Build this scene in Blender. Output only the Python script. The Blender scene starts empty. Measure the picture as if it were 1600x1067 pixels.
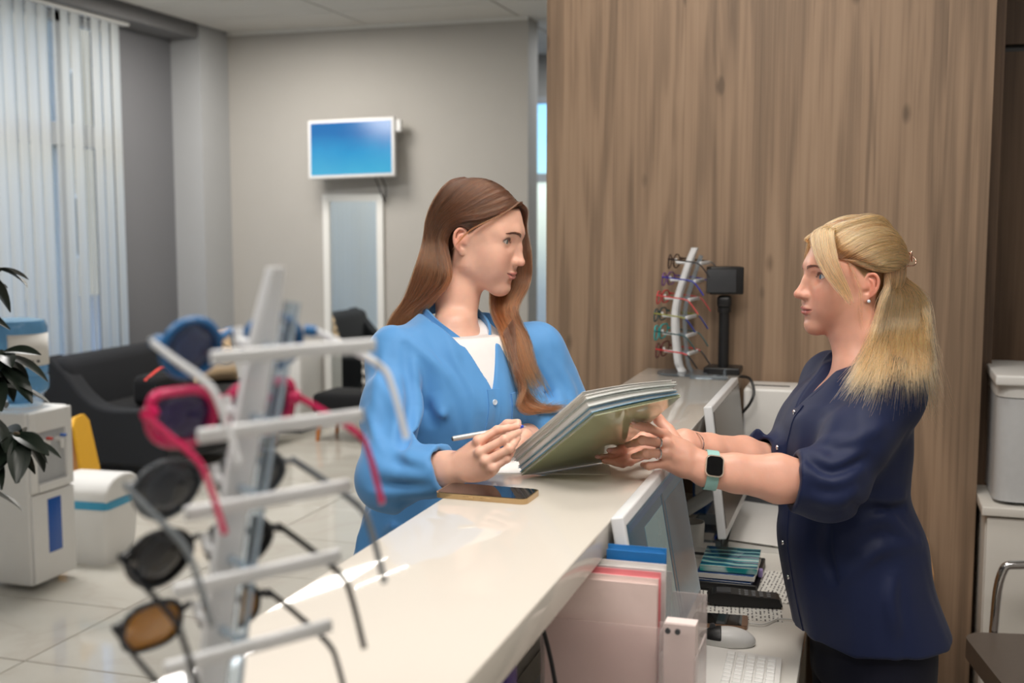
import bpy, bmesh, math, random
import numpy as np
from mathutils import Vector, Matrix
import openvdb as vdb
rng = np.random.default_rng(7)
random.seed(7)
SC = bpy.context.scene
COL = SC.collection

# ------------------------------------------------------------------ camera, sky, lights, exposure
FPX, CXP, CYP = 1800.0, 800.0, 533.5
YAW, PITCH = math.radians(17.34), math.radians(5.82)
CAMP = np.array([0.0, 0.0, 1.6])
_fh = np.array([-math.sin(YAW), math.cos(YAW), 0])
C_R = np.array([math.cos(YAW), math.sin(YAW), 0])
C_F = _fh * math.cos(PITCH) + np.array([0, 0, -math.sin(PITCH)])
C_U = np.cross(C_R, C_F)
def ray(x, y): return C_R * (x - CXP) / FPX + C_U * (CYP - y) / FPX + C_F
def at(x, y, d): return CAMP + ray(x, y) * d                       # surveyed point: sight line and distance
def hz(x, y, z): r = ray(x, y); return CAMP + r * ((z - CAMP[2]) / r[2])
def hx(x, y, X): r = ray(x, y); return CAMP + r * (X / r[0])
def hy(x, y, Y): r = ray(x, y); return CAMP + r * (Y / r[1])

cam_d = bpy.data.cameras.new('camera'); cam = bpy.data.objects.new('camera', cam_d); COL.objects.link(cam)
cam_d.sensor_width = 36.0; cam_d.lens = FPX / 1600 * 36
cam.location = CAMP; cam.rotation_euler = (math.pi / 2 - PITCH, 0, YAW)
cam_d.clip_start = 0.05; cam_d.clip_end = 200
cam_d.dof.use_dof = True; cam_d.dof.focus_distance = 2.28; cam_d.dof.aperture_fstop = 3.6
SC.camera = cam
SC.view_settings.view_transform = 'Standard'; SC.view_settings.look = 'None'
SC.view_settings.gamma = 1.0; SC.view_settings.use_curve_mapping = False
SC.view_settings.exposure = 0.0

wd = bpy.data.worlds.new('sky'); SC.world = wd; wd.use_nodes = True
nt = wd.node_tree; nt.nodes.clear()
sky = nt.nodes.new('ShaderNodeTexSky'); sky.sky_type = 'NISHITA'; sky.sun_elevation = math.radians(48); sky.sun_rotation = math.radians(150); sky.sun_disc = False
bg = nt.nodes.new('ShaderNodeBackground'); bg.inputs[1].default_value = 0.42
out = nt.nodes.new('ShaderNodeOutputWorld')
nt.links.new(sky.outputs[0], bg.inputs[0]); nt.links.new(bg.outputs[0], out.inputs[0])

def area(name, loc, size, power, color=(1, 1, 1), rot=(0, 0, 0), spread=180):
    l = bpy.data.lights.new(name, 'AREA'); l.shape = 'RECTANGLE'; l.size, l.size_y = size
    l.energy = power; l.color = color; l.spread = math.radians(spread)
    o = bpy.data.objects.new(name, l); COL.objects.link(o); o.location = loc; o.rotation_euler = rot
    return o
LIGHTS = [
    # name, loc, size, power, colour, rotation
    ('ceiling_lamp_counter', (-0.15, 1.35, 3.07), (1.2, 0.6), 34, (1.0, 0.94, 0.87), (0, 0, 0)),
    ('added_fill_counter_end', (-0.50, 2.75, 3.07), (0.6, 0.6), 15, (1.0, 0.94, 0.87), (0, 0, 0)),  # unseen lamp added to brighten the far end of the worktop
    ('ceiling_lamp_desk', (0.95, 1.0, 3.07), (1.2, 0.6), 16, (1.0, 0.95, 0.89), (0, 0, 0)),
    ('ceiling_lamp_lobby', (-3.0, 6.46, 3.07), (0.8, 0.02), 10, (1.0, 0.93, 0.83), (0, 0, math.radians(42))),
    ('added_fill_lobby', (-4.0, 4.9, 3.07), (1.2, 0.6), 70, (1.0, 0.97, 0.94), (0, 0, 0)),  # unseen panel added to light the lobby, clear of worktop reflections
    ('added_fill_wall', (-4.0, 6.9, 3.07), (0.8, 0.8), 45, (1.0, 0.94, 0.86), (0, 0, 0)),  # unseen lamp added to lift the grey lobby wall
    ('added_fill_front', (-1.1, 0.2, 3.07), (1.2, 0.6), 30, (1.0, 0.96, 0.92), (0, 0, 0)),  # fill light added beside the camera, out of view
    ('ceiling_lamp_passage', (-2.0, 9.2, 3.07), (1.2, 0.3), 30, (0.95, 0.98, 1.0), (0, 0, 0)),
]
for a in LIGHTS: area(a[0], a[1], a[2], a[3], a[4], a[5])

# ------------------------------------------------------------------ materials
MATS = {}
def mat(name, col, rough=0.5, metal=0.0, var=0.06, scale=40.0, bump=0.0, **kw):
    if name in MATS: return MATS[name]
    m = bpy.data.materials.new(name); m.use_nodes = True; t = m.node_tree; b = t.nodes['Principled BSDF']
    b.inputs['Roughness'].default_value = rough; b.inputs['Metallic'].default_value = metal
    tc = t.nodes.new('ShaderNodeTexCoord'); nz = t.nodes.new('ShaderNodeTexNoise')
    nz.inputs['Scale'].default_value = scale; nz.inputs['Detail'].default_value = 3
    t.links.new(tc.outputs['Object'], nz.inputs['Vector'])
    mx = t.nodes.new('ShaderNodeMix'); mx.data_type = 'RGBA'
    c = np.array(col[:3])
    mx.inputs[6].default_value = (*(c * (1 - var)), 1); mx.inputs[7].default_value = (*np.minimum(c * (1 + var), 1), 1)
    t.links.new(nz.outputs[0], mx.inputs[0]); t.links.new(mx.outputs[2], b.inputs['Base Color'])
    if bump:
        bp = t.nodes.new('ShaderNodeBump'); bp.inputs['Strength'].default_value = bump; bp.inputs['Distance'].default_value = 0.002
        t.links.new(nz.outputs[0], bp.inputs['Height']); t.links.new(bp.outputs[0], b.inputs['Normal'])
    for k, v in kw.items(): b.inputs[k.replace('_', ' ')].default_value = v
    MATS[name] = m
    return m
def srgb(r, g, b):
    f = lambda c: c / 12.92 if c <= 0.04045 else ((c + 0.055) / 1.055) ** 2.4
    return (f(r / 255), f(g / 255), f(b / 255))
def nodes_of(m): return m.node_tree, m.node_tree.nodes['Principled BSDF']
def attr_color(m, name='Col'):
    t, b = nodes_of(m); a = t.nodes.new('ShaderNodeVertexColor'); a.layer_name = name
    t.links.new(a.outputs[0], b.inputs['Base Color']); return m

# ------------------------------------------------------------------ objects
def empty(name, label, cat, loc=(0, 0, 0), rotz=0.0, group=None):
    o = bpy.data.objects.new(name, None); COL.objects.link(o); o.empty_display_size = 0.05
    o.location = loc; o.rotation_euler = (0, 0, rotz); return tag(o, label, cat, group)
def tag(o, label, cat, group=None):
    o['label'] = label; o['category'] = cat
    if group: o['group'] = group
    return o
def link(name, me, m, parent=None, smooth=40, kind=None):
    if m is not None and not me.materials: me.materials.append(m)
    if smooth:
        me.polygons.foreach_set('use_smooth', np.ones(len(me.polygons), bool))
        if smooth < 180: me.set_sharp_from_angle(angle=math.radians(smooth))
    o = bpy.data.objects.new(name, me); COL.objects.link(o)
    if parent is not None: o.parent = parent
    if kind: o['kind'] = kind
    return o
def copy_tree(o, parent=None):
    c = o.copy(); COL.objects.link(c); c.parent = parent
    for ch in list(o.children): copy_tree(ch, c)
    return c
def rotm(rx=0, ry=0, rz=0): return np.array(Matrix.Rotation(rz, 3, 'Z') @ Matrix.Rotation(ry, 3, 'Y') @ Matrix.Rotation(rx, 3, 'X'))
def frame_to(d, up=(0, 0, 1)):
    z = np.asarray(d, float); z = z / np.linalg.norm(z); u = np.asarray(up, float)
    x = np.cross(u, z)
    if np.linalg.norm(x) < 1e-6: x = np.array([1.0, 0, 0])
    x /= np.linalg.norm(x); return np.stack([x, np.cross(z, x), z], 1)
def spline(P, n=8, closed=False):
    P = np.asarray(P, float); L = len(P); o = []
    for i in range(L if closed else L - 1):
        a, b = P[i], P[(i + 1) % L]
        p0 = P[i - 1] if (closed or i > 0) else 2 * a - b
        p3 = P[(i + 2) % L] if (closed or i + 2 < L) else 2 * b - a
        for k in range(n):
            t = k / n
            o.append(0.5 * (2 * a + (b - p0) * t + (2 * p0 - 5 * a + 4 * b - p3) * t * t + (3 * a - p0 - 3 * b + p3) * t ** 3))
    if not closed: o.append(P[-1])
    return np.array(o)
class MB:
    """collects shapes into one mesh"""
    def __init__(s): s.v = []; s.f = []; s.n = 0
    def add(s, v, f):
        v = np.asarray(v, float); s.v.append(v); s.f += [tuple(i + s.n for i in q) for q in f]; s.n += len(v); return s
    def box(s, c, d, R=None, bev=0.0):
        h = np.array(d, float) / 2; c = np.array(c, float)
        if bev <= 0:
            v = np.array([[x, y, z] for x in (-1, 1) for y in (-1, 1) for z in (-1, 1)]) * h
            f = [(0, 1, 3, 2), (4, 6, 7, 5), (0, 4, 5, 1), (2, 3, 7, 6), (0, 2, 6, 4), (1, 5, 7, 3)]
        else:
            bm = bmesh.new(); bmesh.ops.create_cube(bm, size=1.0)
            for w in bm.verts: w.co = Vector(np.array(w.co) * 2 * h)
            bmesh.ops.bevel(bm, geom=list(bm.edges), offset=min(bev, h.min() * 0.95), segments=3, profile=0.5, affect='EDGES')
            bm.verts.index_update(); v = np.array([w.co[:] for w in bm.verts]); f = [tuple(w.index for w in q.verts) for q in bm.faces]; bm.free()
        if R is not None: v = v @ np.asarray(R).T
        return s.add(v + c, f)
    def tube(s, P, r, n=10, caps=True, flat=None, up=(0, 0, 1)):
        P = np.asarray(P, float); L = len(P); r = np.broadcast_to(np.asarray(r, float), (L,))
        T = np.gradient(P, axis=0); T /= np.linalg.norm(T, axis=1)[:, None] + 1e-12
        u = np.array(up, float); x = np.cross(u, T[0])
        if np.linalg.norm(x) < 1e-3: x = np.cross([1, 0.1, 0], T[0])
        V = []; a = np.linspace(0, 2 * math.pi, n, endpoint=False); e1, e2 = flat or (1, 1)
        for i in range(L):
            x = x - T[i] * (x @ T[i]); x /= np.linalg.norm(x); y = np.cross(T[i], x)
            V.append(P[i] + r[i] * (e1 * np.cos(a)[:, None] * x + e2 * np.sin(a)[:, None] * y))
        V = np.concatenate(V); F = [(i * n + j, i * n + (j + 1) % n, (i + 1) * n + (j + 1) % n, (i + 1) * n + j) for i in range(L - 1) for j in range(n)]
        if caps: F += [tuple(range(n))[::-1], tuple(range((L - 1) * n, L * n))]
        return s.add(V, F)
    def cyl(s, a, b, r, r2=None, n=20): return s.tube([a, b], [r, r if r2 is None else r2], n)
    def lathe(s, prof, c=(0, 0, 0), n=28, R=None):
        prof = np.asarray(prof, float); L = len(prof); a = np.linspace(0, 2 * math.pi, n, endpoint=False)
        V = np.concatenate([np.stack([p[0] * np.cos(a), p[0] * np.sin(a), np.full(n, p[1])], 1) for p in prof])
        if R is not None: V = V @ np.asarray(R).T
        F = [(i * n + j, i * n + (j + 1) % n, (i + 1) * n + (j + 1) % n, (i + 1) * n + j) for i in range(L - 1) for j in range(n)]
        F += [tuple(range(n))[::-1], tuple(range((L - 1) * n, L * n))]
        return s.add(V + np.array(c, float), F)
    def prism(s, poly, axis_vec, o=(0, 0, 0), ex=(1, 0, 0), ey=(0, 1, 0)):
        poly = np.asarray(poly, float); n = len(poly); ex, ey, o, w = (np.asarray(q, float) for q in (ex, ey, o, axis_vec))
        A = o + poly[:, :1] * ex + poly[:, 1:] * ey
        F = [tuple(range(n))[::-1], tuple(range(n, 2 * n))] + [(i, (i + 1) % n, n + (i + 1) % n, n + i) for i in range(n)]
        return s.add(np.concatenate([A, A + w]), F)
    def grid(s, G, close_u=False):
        G = np.asarray(G, float); a, b = G.shape[:2]
        F = [(i * b + j, (i + 1) % a * b + j, (i + 1) % a * b + j + 1, i * b + j + 1) for i in range(a if close_u else a - 1) for j in range(b - 1)]
        return s.add(G.reshape(-1, 3), F)
    def mesh(s, name):
        me = bpy.data.meshes.new(name); me.from_pydata(np.concatenate(s.v).tolist(), [], s.f)
        bm = bmesh.new(); bm.from_mesh(me); bmesh.ops.recalc_face_normals(bm, faces=bm.faces); bm.to_mesh(me); bm.free(); return me
    def build(s, name, m, parent=None, smooth=40, kind=None): return link(name, s.mesh(name), m, parent, smooth, kind)
def rrect(w, h, r, n=5):
    o = []
    for cx, cy, a0 in ((w / 2 - r, h / 2 - r, 0), (-w / 2 + r, h / 2 - r, 90), (-w / 2 + r, -h / 2 + r, 180), (w / 2 - r, -h / 2 + r, 270)):
        for k in range(n + 1):
            a = math.radians(a0 + 90 * k / n); o.append((cx + r * math.cos(a), cy + r * math.sin(a)))
    return o

# ------------------------------------------------------------------ smooth solid modelling for bodies and clothes
def smin(a, b, k):
    if k <= 0: return np.minimum(a, b)
    h = np.maximum(k - np.abs(a - b), 0) / k
    return np.minimum(a, b) - h * h * k * 0.25
def smax(a, b, k): return -smin(-a, -b, k)
class Sdf:
    def __init__(s): s.p = []
    def put(s, f, c, r, k=0.0, op='u'): s.p.append((f, np.asarray(c, np.float32), float(r), k, op)); return s
    def cap(s, a, b, ra, rb=None, k=0.01, op='u'):
        a = np.asarray(a, np.float32); b = np.asarray(b, np.float32); rb = ra if rb is None else rb
        ba = b - a; L2 = max(float(ba @ ba), 1e-10)
        def f(P):
            q = P - a; t = np.clip(q @ ba / L2, 0, 1)
            w = q - t[:, None] * ba
            return np.sqrt(np.einsum('ij,ij->i', w, w)) - (ra + (rb - ra) * t)
        return s.put(f, (a + b) / 2, math.sqrt(L2) / 2 + max(ra, rb), k, op)
    def chain(s, P, R, k=0.01, op='u'):
        for i in range(len(P) - 1): s.cap(P[i], P[i + 1], R[i], R[i + 1], k, op)
        return s
    def ell(s, c, r, M=None, k=0.01, op='u'):
        c = np.asarray(c, np.float32); r = np.asarray(r, np.float32); M = np.eye(3, dtype=np.float32) if M is None else np.asarray(M, np.float32)
        def f(P):
            q = ((P - c) @ M) / r; k0 = np.sqrt(np.einsum('ij,ij->i', q, q)); g = q / r; k1 = np.sqrt(np.einsum('ij,ij->i', g, g))
            return np.where(k1 > 1e-6, k0 * (k0 - 1) / (k1 + 1e-9), -r.min())
        return s.put(f, c, float(r.max()), k, op)
    def grp(s, g, k=0.01, op='u'):
        c = np.mean([p[1] for p in g.p if p[4] == 'u'], 0); r = max(float(np.linalg.norm(p[1] - c)) + p[2] for p in g.p if p[4] == 'u')
        return s.put(lambda P: g(P), c, r, k, op)
    def plane(s, o, n, k=0.0, c=None, r=9.0):                    # keep what lies behind the plane (o, n)
        o = np.asarray(o, np.float32); n = np.asarray(n, np.float32); n = n / np.linalg.norm(n)
        return s.put(lambda P: (P - o) @ n, o if c is None else c, r, k, 'i')
    def disp(s, f, c=(0, 0, 0), r=9.0): return s.put(f, c, r, 0, 'd')
    def __call__(s, P, only=None):
        d = np.full(len(P), 1.0, np.float32)
        for f, c, r, k, op in (s.p if only is None else only):
            e = f(P)
            if op == 'u': d = smin(d, e, k)
            elif op == 's': d = smax(d, -e, k)
            elif op == 'i': d = smax(d, e, k)
            else: d = d + e
        return d.astype(np.float32)
    def bounds(s):
        lo = np.min([c - r for f, c, r, k, op in s.p if op == 'u'], 0); hi = np.max([c + r for f, c, r, k, op in s.p if op == 'u'], 0); return lo, hi
    def points(s, h, lo=None, hi=None, safe=1.7, keep=None, B=16):
        a, b = s.bounds(); lo = a if lo is None else np.maximum(lo, a); hi = b if hi is None else np.minimum(hi, b)
        bs = B * h; n = np.ceil((hi - lo + 2 * h) / bs).astype(int) + 1; o = lo - h - bs * 0.5
        I = np.stack(np.meshgrid(*[np.arange(q) for q in n], indexing='ij'), -1).reshape(-1, 3)
        Cn = (o + (I + 0.5) * bs - 0.5 * h).astype(np.float32); hd = bs * 0.87
        if keep is not None: kk = keep(Cn); I = I[kk]; Cn = Cn[kk]
        dc = s(Cn); grid = vdb.FloatGrid(0.05)
        ax = np.arange(B, dtype=np.float32) * h
        loc = np.stack(np.meshgrid(ax, ax, ax, indexing='ij'), -1).reshape(-1, 3)
        for ijk, c, d in zip(I, Cn, dc):
            if d > hd * safe + 0.02: continue
            i0 = ijk * B
            if d < -(hd * safe + 0.02):
                grid.fill(tuple(int(q) for q in i0), tuple(int(q) for q in i0 + B - 1), -0.05); continue
            on = [p for p in s.p if p[4] in 'id' and np.linalg.norm(p[1] - c) - p[2] < hd + 0.03 or p[4] in 'us' and np.linalg.norm(p[1] - c) - p[2] < hd + p[3] + 0.012]
            if not any(p[4] == 'u' for p in on): continue
            P = (o + i0 * h).astype(np.float32) + loc
            grid.copyFromArray(s(P, on).reshape(B, B, B), ijk=tuple(int(q) for q in i0))
        pts, quads = grid.convertToQuads(isovalue=0.0)
        return o + np.asarray(pts) * h, np.asarray(quads)
def quad_mesh(name, V, Q):
    me = bpy.data.meshes.new(name); me.vertices.add(len(V)); me.vertices.foreach_set('co', V.astype(np.float32).ravel())
    me.loops.add(Q.size); me.loops.foreach_set('vertex_index', Q[:, ::-1].astype(np.int32).ravel())
    me.polygons.add(len(Q)); me.polygons.foreach_set('loop_start', np.arange(0, Q.size, 4, dtype=np.int32))
    me.update(calc_edges=True); me.validate(); return me
def keep_big(V, Q, least=200):
    """drop stray specks"""
    lab = np.arange(len(V))
    for _ in range(400):
        m = lab[Q].min(1); new = lab.copy(); np.minimum.at(new, Q.ravel(), np.repeat(m, 4)); new = new[new]
        if (new == lab).all(): break
        lab = new
    u, inv, cnt = np.unique(lab, return_inverse=True, return_counts=True); ok = cnt[inv] >= least
    ids = np.cumsum(ok) - 1; qk = ok[Q].all(1); return V[ok], ids[Q[qk]]
def relax(V, Q, it=2, lam=0.5):
    for _ in range(it):
        S = np.zeros_like(V); n = np.zeros(len(V))
        for a, b in ((0, 1), (1, 2), (2, 3), (3, 0)):
            np.add.at(S, Q[:, a], V[Q[:, b]]); np.add.at(S, Q[:, b], V[Q[:, a]]); np.add.at(n, Q[:, a], 1); np.add.at(n, Q[:, b], 1)
        V = V + lam * (S / np.maximum(n, 1)[:, None] - V)
    return V
def color_verts(me, C, name='Col'):
    a = me.color_attributes.new(name, 'FLOAT_COLOR', 'POINT'); C = np.concatenate([C, np.ones((len(C), 1))], 1).astype(np.float32); a.data.foreach_set('color', C.ravel())

# ------------------------------------------------------------------ setting
def struct(o): o['kind'] = 'structure'; return o
def bxs(name, lo, hi, m, parent=None, bev=0.0, smooth=30):
    lo = np.array(lo, float); hi = np.array(hi, float); return MB().box((lo + hi) / 2, hi - lo, None, bev).build(name, m, parent, smooth)
def paint_mat(name, col, rough=0.8): return mat(name, col, rough, 0, 0.02, 6, 0.05)
M_GREY = paint_mat('grey_wall_paint', srgb(176, 173, 168)); M_GREY_D = paint_mat('shaded_wall_and_ceiling_bed', srgb(112, 113, 117)); M_CEIL = paint_mat('ceiling_tile', srgb(205, 203, 198), 0.9)  # darker grey puts the backlit window wall's shade into colour; ceiling bed shares it
M_TRIM = paint_mat('white_trim', srgb(225, 225, 222), 0.5); M_WHITE = mat('white_laminate', srgb(226, 223, 216), 0.28, 0, 0.015, 5, Specular_IOR_Level=0.5); M_PLASTIC = mat('white_plastic', srgb(226, 225, 222), 0.35, 0, 0.02, 12)
M_BLACK = mat('black_plastic', srgb(24, 24, 26), 0.4, 0, 0.1, 30); M_DARKGREY = mat('dark_grey_plastic', srgb(58, 60, 64), 0.45)
M_GROUT = mat('grout', srgb(120, 114, 106), 0.9)
def wood_mat(name, dark, mid, lite, gain=1.0):
    m = bpy.data.materials.new(name); m.use_nodes = True; t, b = nodes_of(m); N = t.nodes.new; L = t.links.new
    tc = N('ShaderNodeTexCoord'); sep = N('ShaderNodeSeparateXYZ'); L(tc.outputs['Object'], sep.inputs[0])
    # boards: each vertical strip shifts its grain
    fl = N('ShaderNodeMath'); fl.operation = 'MULTIPLY'; fl.inputs[1].default_value = 5.2; L(sep.outputs[0], fl.inputs[0]); f2 = N('ShaderNodeMath'); f2.operation = 'FLOOR'; L(fl.outputs[0], f2.inputs[0])
    wn = N('ShaderNodeTexWhiteNoise'); wn.noise_dimensions = '1D'; L(f2.outputs[0], wn.inputs['W'])
    cb = N('ShaderNodeCombineXYZ'); zz = N('ShaderNodeMath'); zz.operation = 'MULTIPLY_ADD'; zz.inputs[1].default_value = 7.0; L(wn.outputs['Value'], zz.inputs[0]); L(sep.outputs[2], zz.inputs[2])
    L(sep.outputs[0], cb.inputs[0]); L(zz.outputs[0], cb.inputs[2])
    def nz(sx, sz, det, dist=0.0, rough=0.55):
        mp = N('ShaderNodeMapping'); mp.inputs['Scale'].default_value = (sx, 1, sz); L(cb.outputs[0], mp.inputs[0]); n = N('ShaderNodeTexNoise'); n.inputs['Scale'].default_value = 1; n.inputs['Detail'].default_value = det; n.inputs['Roughness'].default_value = rough; n.inputs['Distortion'].default_value = dist; L(mp.outputs[0], n.inputs['Vector']); return n
    a = nz(9, 0.55, 3, 0.4); fine = nz(240, 2.2, 4); streak = nz(60, 0.8, 3, 0.3); big = nz(3.0, 0.7, 2)
    # cathedral figure: contour lines of a stretched field
    k = N('ShaderNodeMath'); k.operation = 'MULTIPLY'; k.inputs[1].default_value = 26.0; L(a.outputs[0], k.inputs[0]); s = N('ShaderNodeMath'); s.operation = 'SINE'; L(k.outputs[0], s.inputs[0])
    def madd(x, w, y):
        q = N('ShaderNodeMath'); q.operation = 'MULTIPLY_ADD'; q.inputs[1].default_value = w; L(x, q.inputs[0]); (L(y, q.inputs[2]) if not isinstance(y, float) else setattr(q.inputs[2], 'default_value', y)); return q.outputs[0]
    v = madd(s.outputs[0], 0.12, -0.28); v = madd(streak.outputs[0], 0.42, v); v = madd(fine.outputs[0], 0.34, v); v = madd(big.outputs[0], 0.42, v); v = madd(wn.outputs['Value'], 0.06, v)
    # knots
    mp = N('ShaderNodeMapping'); mp.inputs['Scale'].default_value = (7.5, 1, 3.4); L(cb.outputs[0], mp.inputs[0]); vo = N('ShaderNodeTexVoronoi'); vo.inputs['Scale'].default_value = 1.0; L(mp.outputs[0], vo.inputs['Vector'])
    kr = N('ShaderNodeMapRange'); kr.inputs[1].default_value = 0.03; kr.inputs[2].default_value = 0.13; kr.inputs[3].default_value = -0.40; kr.inputs[4].default_value = 0.0; L(vo.outputs['Distance'], kr.inputs[0]); v2 = N('ShaderNodeMath'); v2.operation = 'ADD'; L(v, v2.inputs[0]); L(kr.outputs[0], v2.inputs[1])
    r = N('ShaderNodeValToRGB'); e = r.color_ramp.elements; e[0].position = 0.05; e[0].color = (*dark, 1); e[1].position = 0.78; e[1].color = (*lite, 1); q = e.new(0.42); q.color = (*mid, 1)
    L(v2.outputs[0], r.inputs[0]); L(r.outputs[0], b.inputs['Base Color']); b.inputs['Roughness'].default_value = 0.5; b.inputs['Specular IOR Level'].default_value = 0.35
    bp = N('ShaderNodeBump'); bp.inputs['Strength'].default_value = 0.12; bp.inputs['Distance'].default_value = 0.001; L(fine.outputs[0], bp.inputs['Height']); L(bp.outputs[0], b.inputs['Normal']); return m
M_WOOD = wood_mat('oak_panel', srgb(112, 94, 78), srgb(158, 133, 110), srgb(178, 154, 130)); M_WOOD_D = wood_mat('dark_oak_panel', srgb(66, 52, 42), srgb(112, 90, 72), srgb(140, 114, 92))
def marble_mat():
    m = mat('marble_tile', srgb(200, 196, 186), 0.09, 0, 0.03, 3, Specular_IOR_Level=0.6); t, b = nodes_of(m); N = t.nodes.new; L = t.links.new
    tc = N('ShaderNodeTexCoord'); oi = N('ShaderNodeObjectInfo'); ad = N('ShaderNodeVectorMath'); ad.operation = 'MULTIPLY_ADD'; ad.inputs[1].default_value = (37, 53, 11)
    cb = N('ShaderNodeCombineXYZ'); [L(oi.outputs['Random'], cb.inputs[i]) for i in range(3)]; L(cb.outputs[0], ad.inputs[0]); L(tc.outputs['Object'], ad.inputs[2])
    n = N('ShaderNodeTexNoise'); n.inputs['Scale'].default_value = 1.6; n.inputs['Detail'].default_value = 6; n.inputs['Distortion'].default_value = 1.2; L(ad.outputs[0], n.inputs['Vector'])
    a = N('ShaderNodeMath'); a.operation = 'SUBTRACT'; a.inputs[1].default_value = 0.5; L(n.outputs[0], a.inputs[0]); c = N('ShaderNodeMath'); c.operation = 'ABSOLUTE'; L(a.outputs[0], c.inputs[0])
    r = N('ShaderNodeValToRGB'); e = r.color_ramp.elements; e[0].position = 0.0; e[0].color = (*srgb(192, 186, 176), 1); e[1].position = 0.035; e[1].color = (*srgb(196, 192, 182), 1); q = e.new(0.3); q.color = (*srgb(204, 201, 192), 1)
    L(c.outputs[0], r.inputs[0]); L(r.outputs[0], b.inputs['Base Color']); return m
M_MARBLE = marble_mat()
# floor: a bed with polished tiles laid on it
fl = struct(bxs('floor', (-5.35, -1.4, -0.10), (2.2, 10.2, -0.006), M_GROUT))
tm = MB().box((0, 0, 0), (1.194, 0.594, 0.012), None, 0.0015).mesh('floor_tile'); tm.materials.append(M_MARBLE)
for i in range(7):
    for j in range(20):
        o = bpy.data.objects.new('floor_tile', tm); COL.objects.link(o); o.parent = fl; o.location = (-4.735 + 1.2 * i, -1.1 + 0.6 * j - 0.02, -0.006)
# ceiling: grid with tiles
CZ = 3.10
ce = struct(bxs('ceiling', (-5.35, -1.4, CZ + 0.02), (2.2, 10.2, CZ + 0.10), M_GREY_D))
tm = MB().box((0, 0, 0), (1.185, 0.585, 0.024), None, 0.004).mesh('ceiling_tile'); tm.materials.append(M_CEIL)
for i in range(6):
    for j in range(19):
        o = bpy.data.objects.new('ceiling_tile', tm); COL.objects.link(o); o.parent = ce; o.location = (-4.30 + 1.2 * i, -1.0 + 0.6 * j - 0.08, CZ + 0.010)
# grey lobby wall and the return at its end
struct(bxs('wall_back', (-5.35, 8.2, 0), (-2.437, 8.45, CZ + 0.02), M_GREY))
struct(bxs('trim_1', (-5.17, 8.185, CZ - 0.025), (-2.437, 8.2, CZ), M_TRIM))
struct(bxs('baseboard_back', (-5.17, 8.185, 0), (-2.437, 8.2, 0.08), M_TRIM))
struct(bxs('trim_2', (-5.35, 7.8, 0), (-4.915, 8.2, CZ + 0.02), paint_mat('column_paint', srgb(170, 172, 174))))
# window wall: piers, sill and head round the opening
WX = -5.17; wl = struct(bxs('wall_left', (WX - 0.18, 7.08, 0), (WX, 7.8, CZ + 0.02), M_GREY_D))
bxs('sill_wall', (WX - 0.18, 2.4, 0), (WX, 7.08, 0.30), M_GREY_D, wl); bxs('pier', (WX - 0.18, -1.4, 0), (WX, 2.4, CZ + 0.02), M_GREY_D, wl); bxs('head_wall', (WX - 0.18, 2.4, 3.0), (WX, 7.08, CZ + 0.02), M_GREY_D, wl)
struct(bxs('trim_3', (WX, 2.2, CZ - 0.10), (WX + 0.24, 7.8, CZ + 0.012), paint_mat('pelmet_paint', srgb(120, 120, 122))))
M_FRAME = mat('window_frame_plastic', srgb(190, 192, 194), 0.4); M_GLASS = mat('window_glass', srgb(235, 245, 250), 0.02, Transmission_Weight=1.0, IOR=1.02)
def window(name, X, y0, y1, z0, z1, mull, trans, axis='x'):
    w = struct(bxs(name, (X - 0.09, y0, z0), (X - 0.03, y0 + 0.06, z1), M_FRAME)); P = [(y1 - 0.06, y1, z0, z1), (y0, y1, z0, z0 + 0.06), (y0, y1, z1 - 0.06, z1)] + [(q - 0.035, q + 0.035, z0, z1) for q in mull]
    for a, b, c, d in P: bxs('window_frame', (X - 0.09, a, c), (X - 0.03, b, d), M_FRAME, w)
    for t in trans: bxs('transom', (X - 0.12, y0, t - 0.075), (X - 0.02, y1, t + 0.075), M_FRAME, w)
    ys = [y0] + list(mull) + [y1]; zs = [z0] + list(trans) + [z1]
    for i in range(len(ys) - 1):
        for j in range(len(zs) - 1): bxs('pane', (X - 0.064, ys[i] + 0.02, zs[j] + 0.02), (X - 0.058, ys[i + 1] - 0.02, zs[j + 1] - 0.02), M_GLASS, w)
    return w
window('window_1', WX, 2.4, 7.08, 0.30, 3.0, [3.95, 5.4, 6.55], [2.20])
# oak partition behind the counter and the darker recess beside it
struct(bxs('wall_partition', (-1.025, 3.66, 0), (0.32, 3.80, CZ + 0.02), M_WOOD))
struct(bxs('baseboard_partition', (-1.025, 3.648, 0), (0.32, 3.66, 0.08), M_WOOD_D))
wr = struct(bxs('wall_recess', (0.32, 4.30, 0), (2.2, 4.40, 2.18), M_WOOD_D)); bxs('upper_panel', (0.32, 4.30, 2.205), (2.2, 4.40, CZ + 0.02), M_WOOD_D, wr); bxs('shadow_gap', (0.32, 4.33, 2.17), (2.2, 4.39, 2.215), M_BLACK, wr)
struct(bxs('wall_recess_side', (0.32, 3.80, 0), (0.36, 4.30, CZ + 0.02), M_WOOD_D))
struct(bxs('wall_right', (2.2, -1.4, 0), (2.3, 10.2, CZ + 0.02), M_GREY)); struct(bxs('wall_front', (-5.35, -1.5, 0), (2.3, -1.4, CZ + 0.02), M_GREY))
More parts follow.
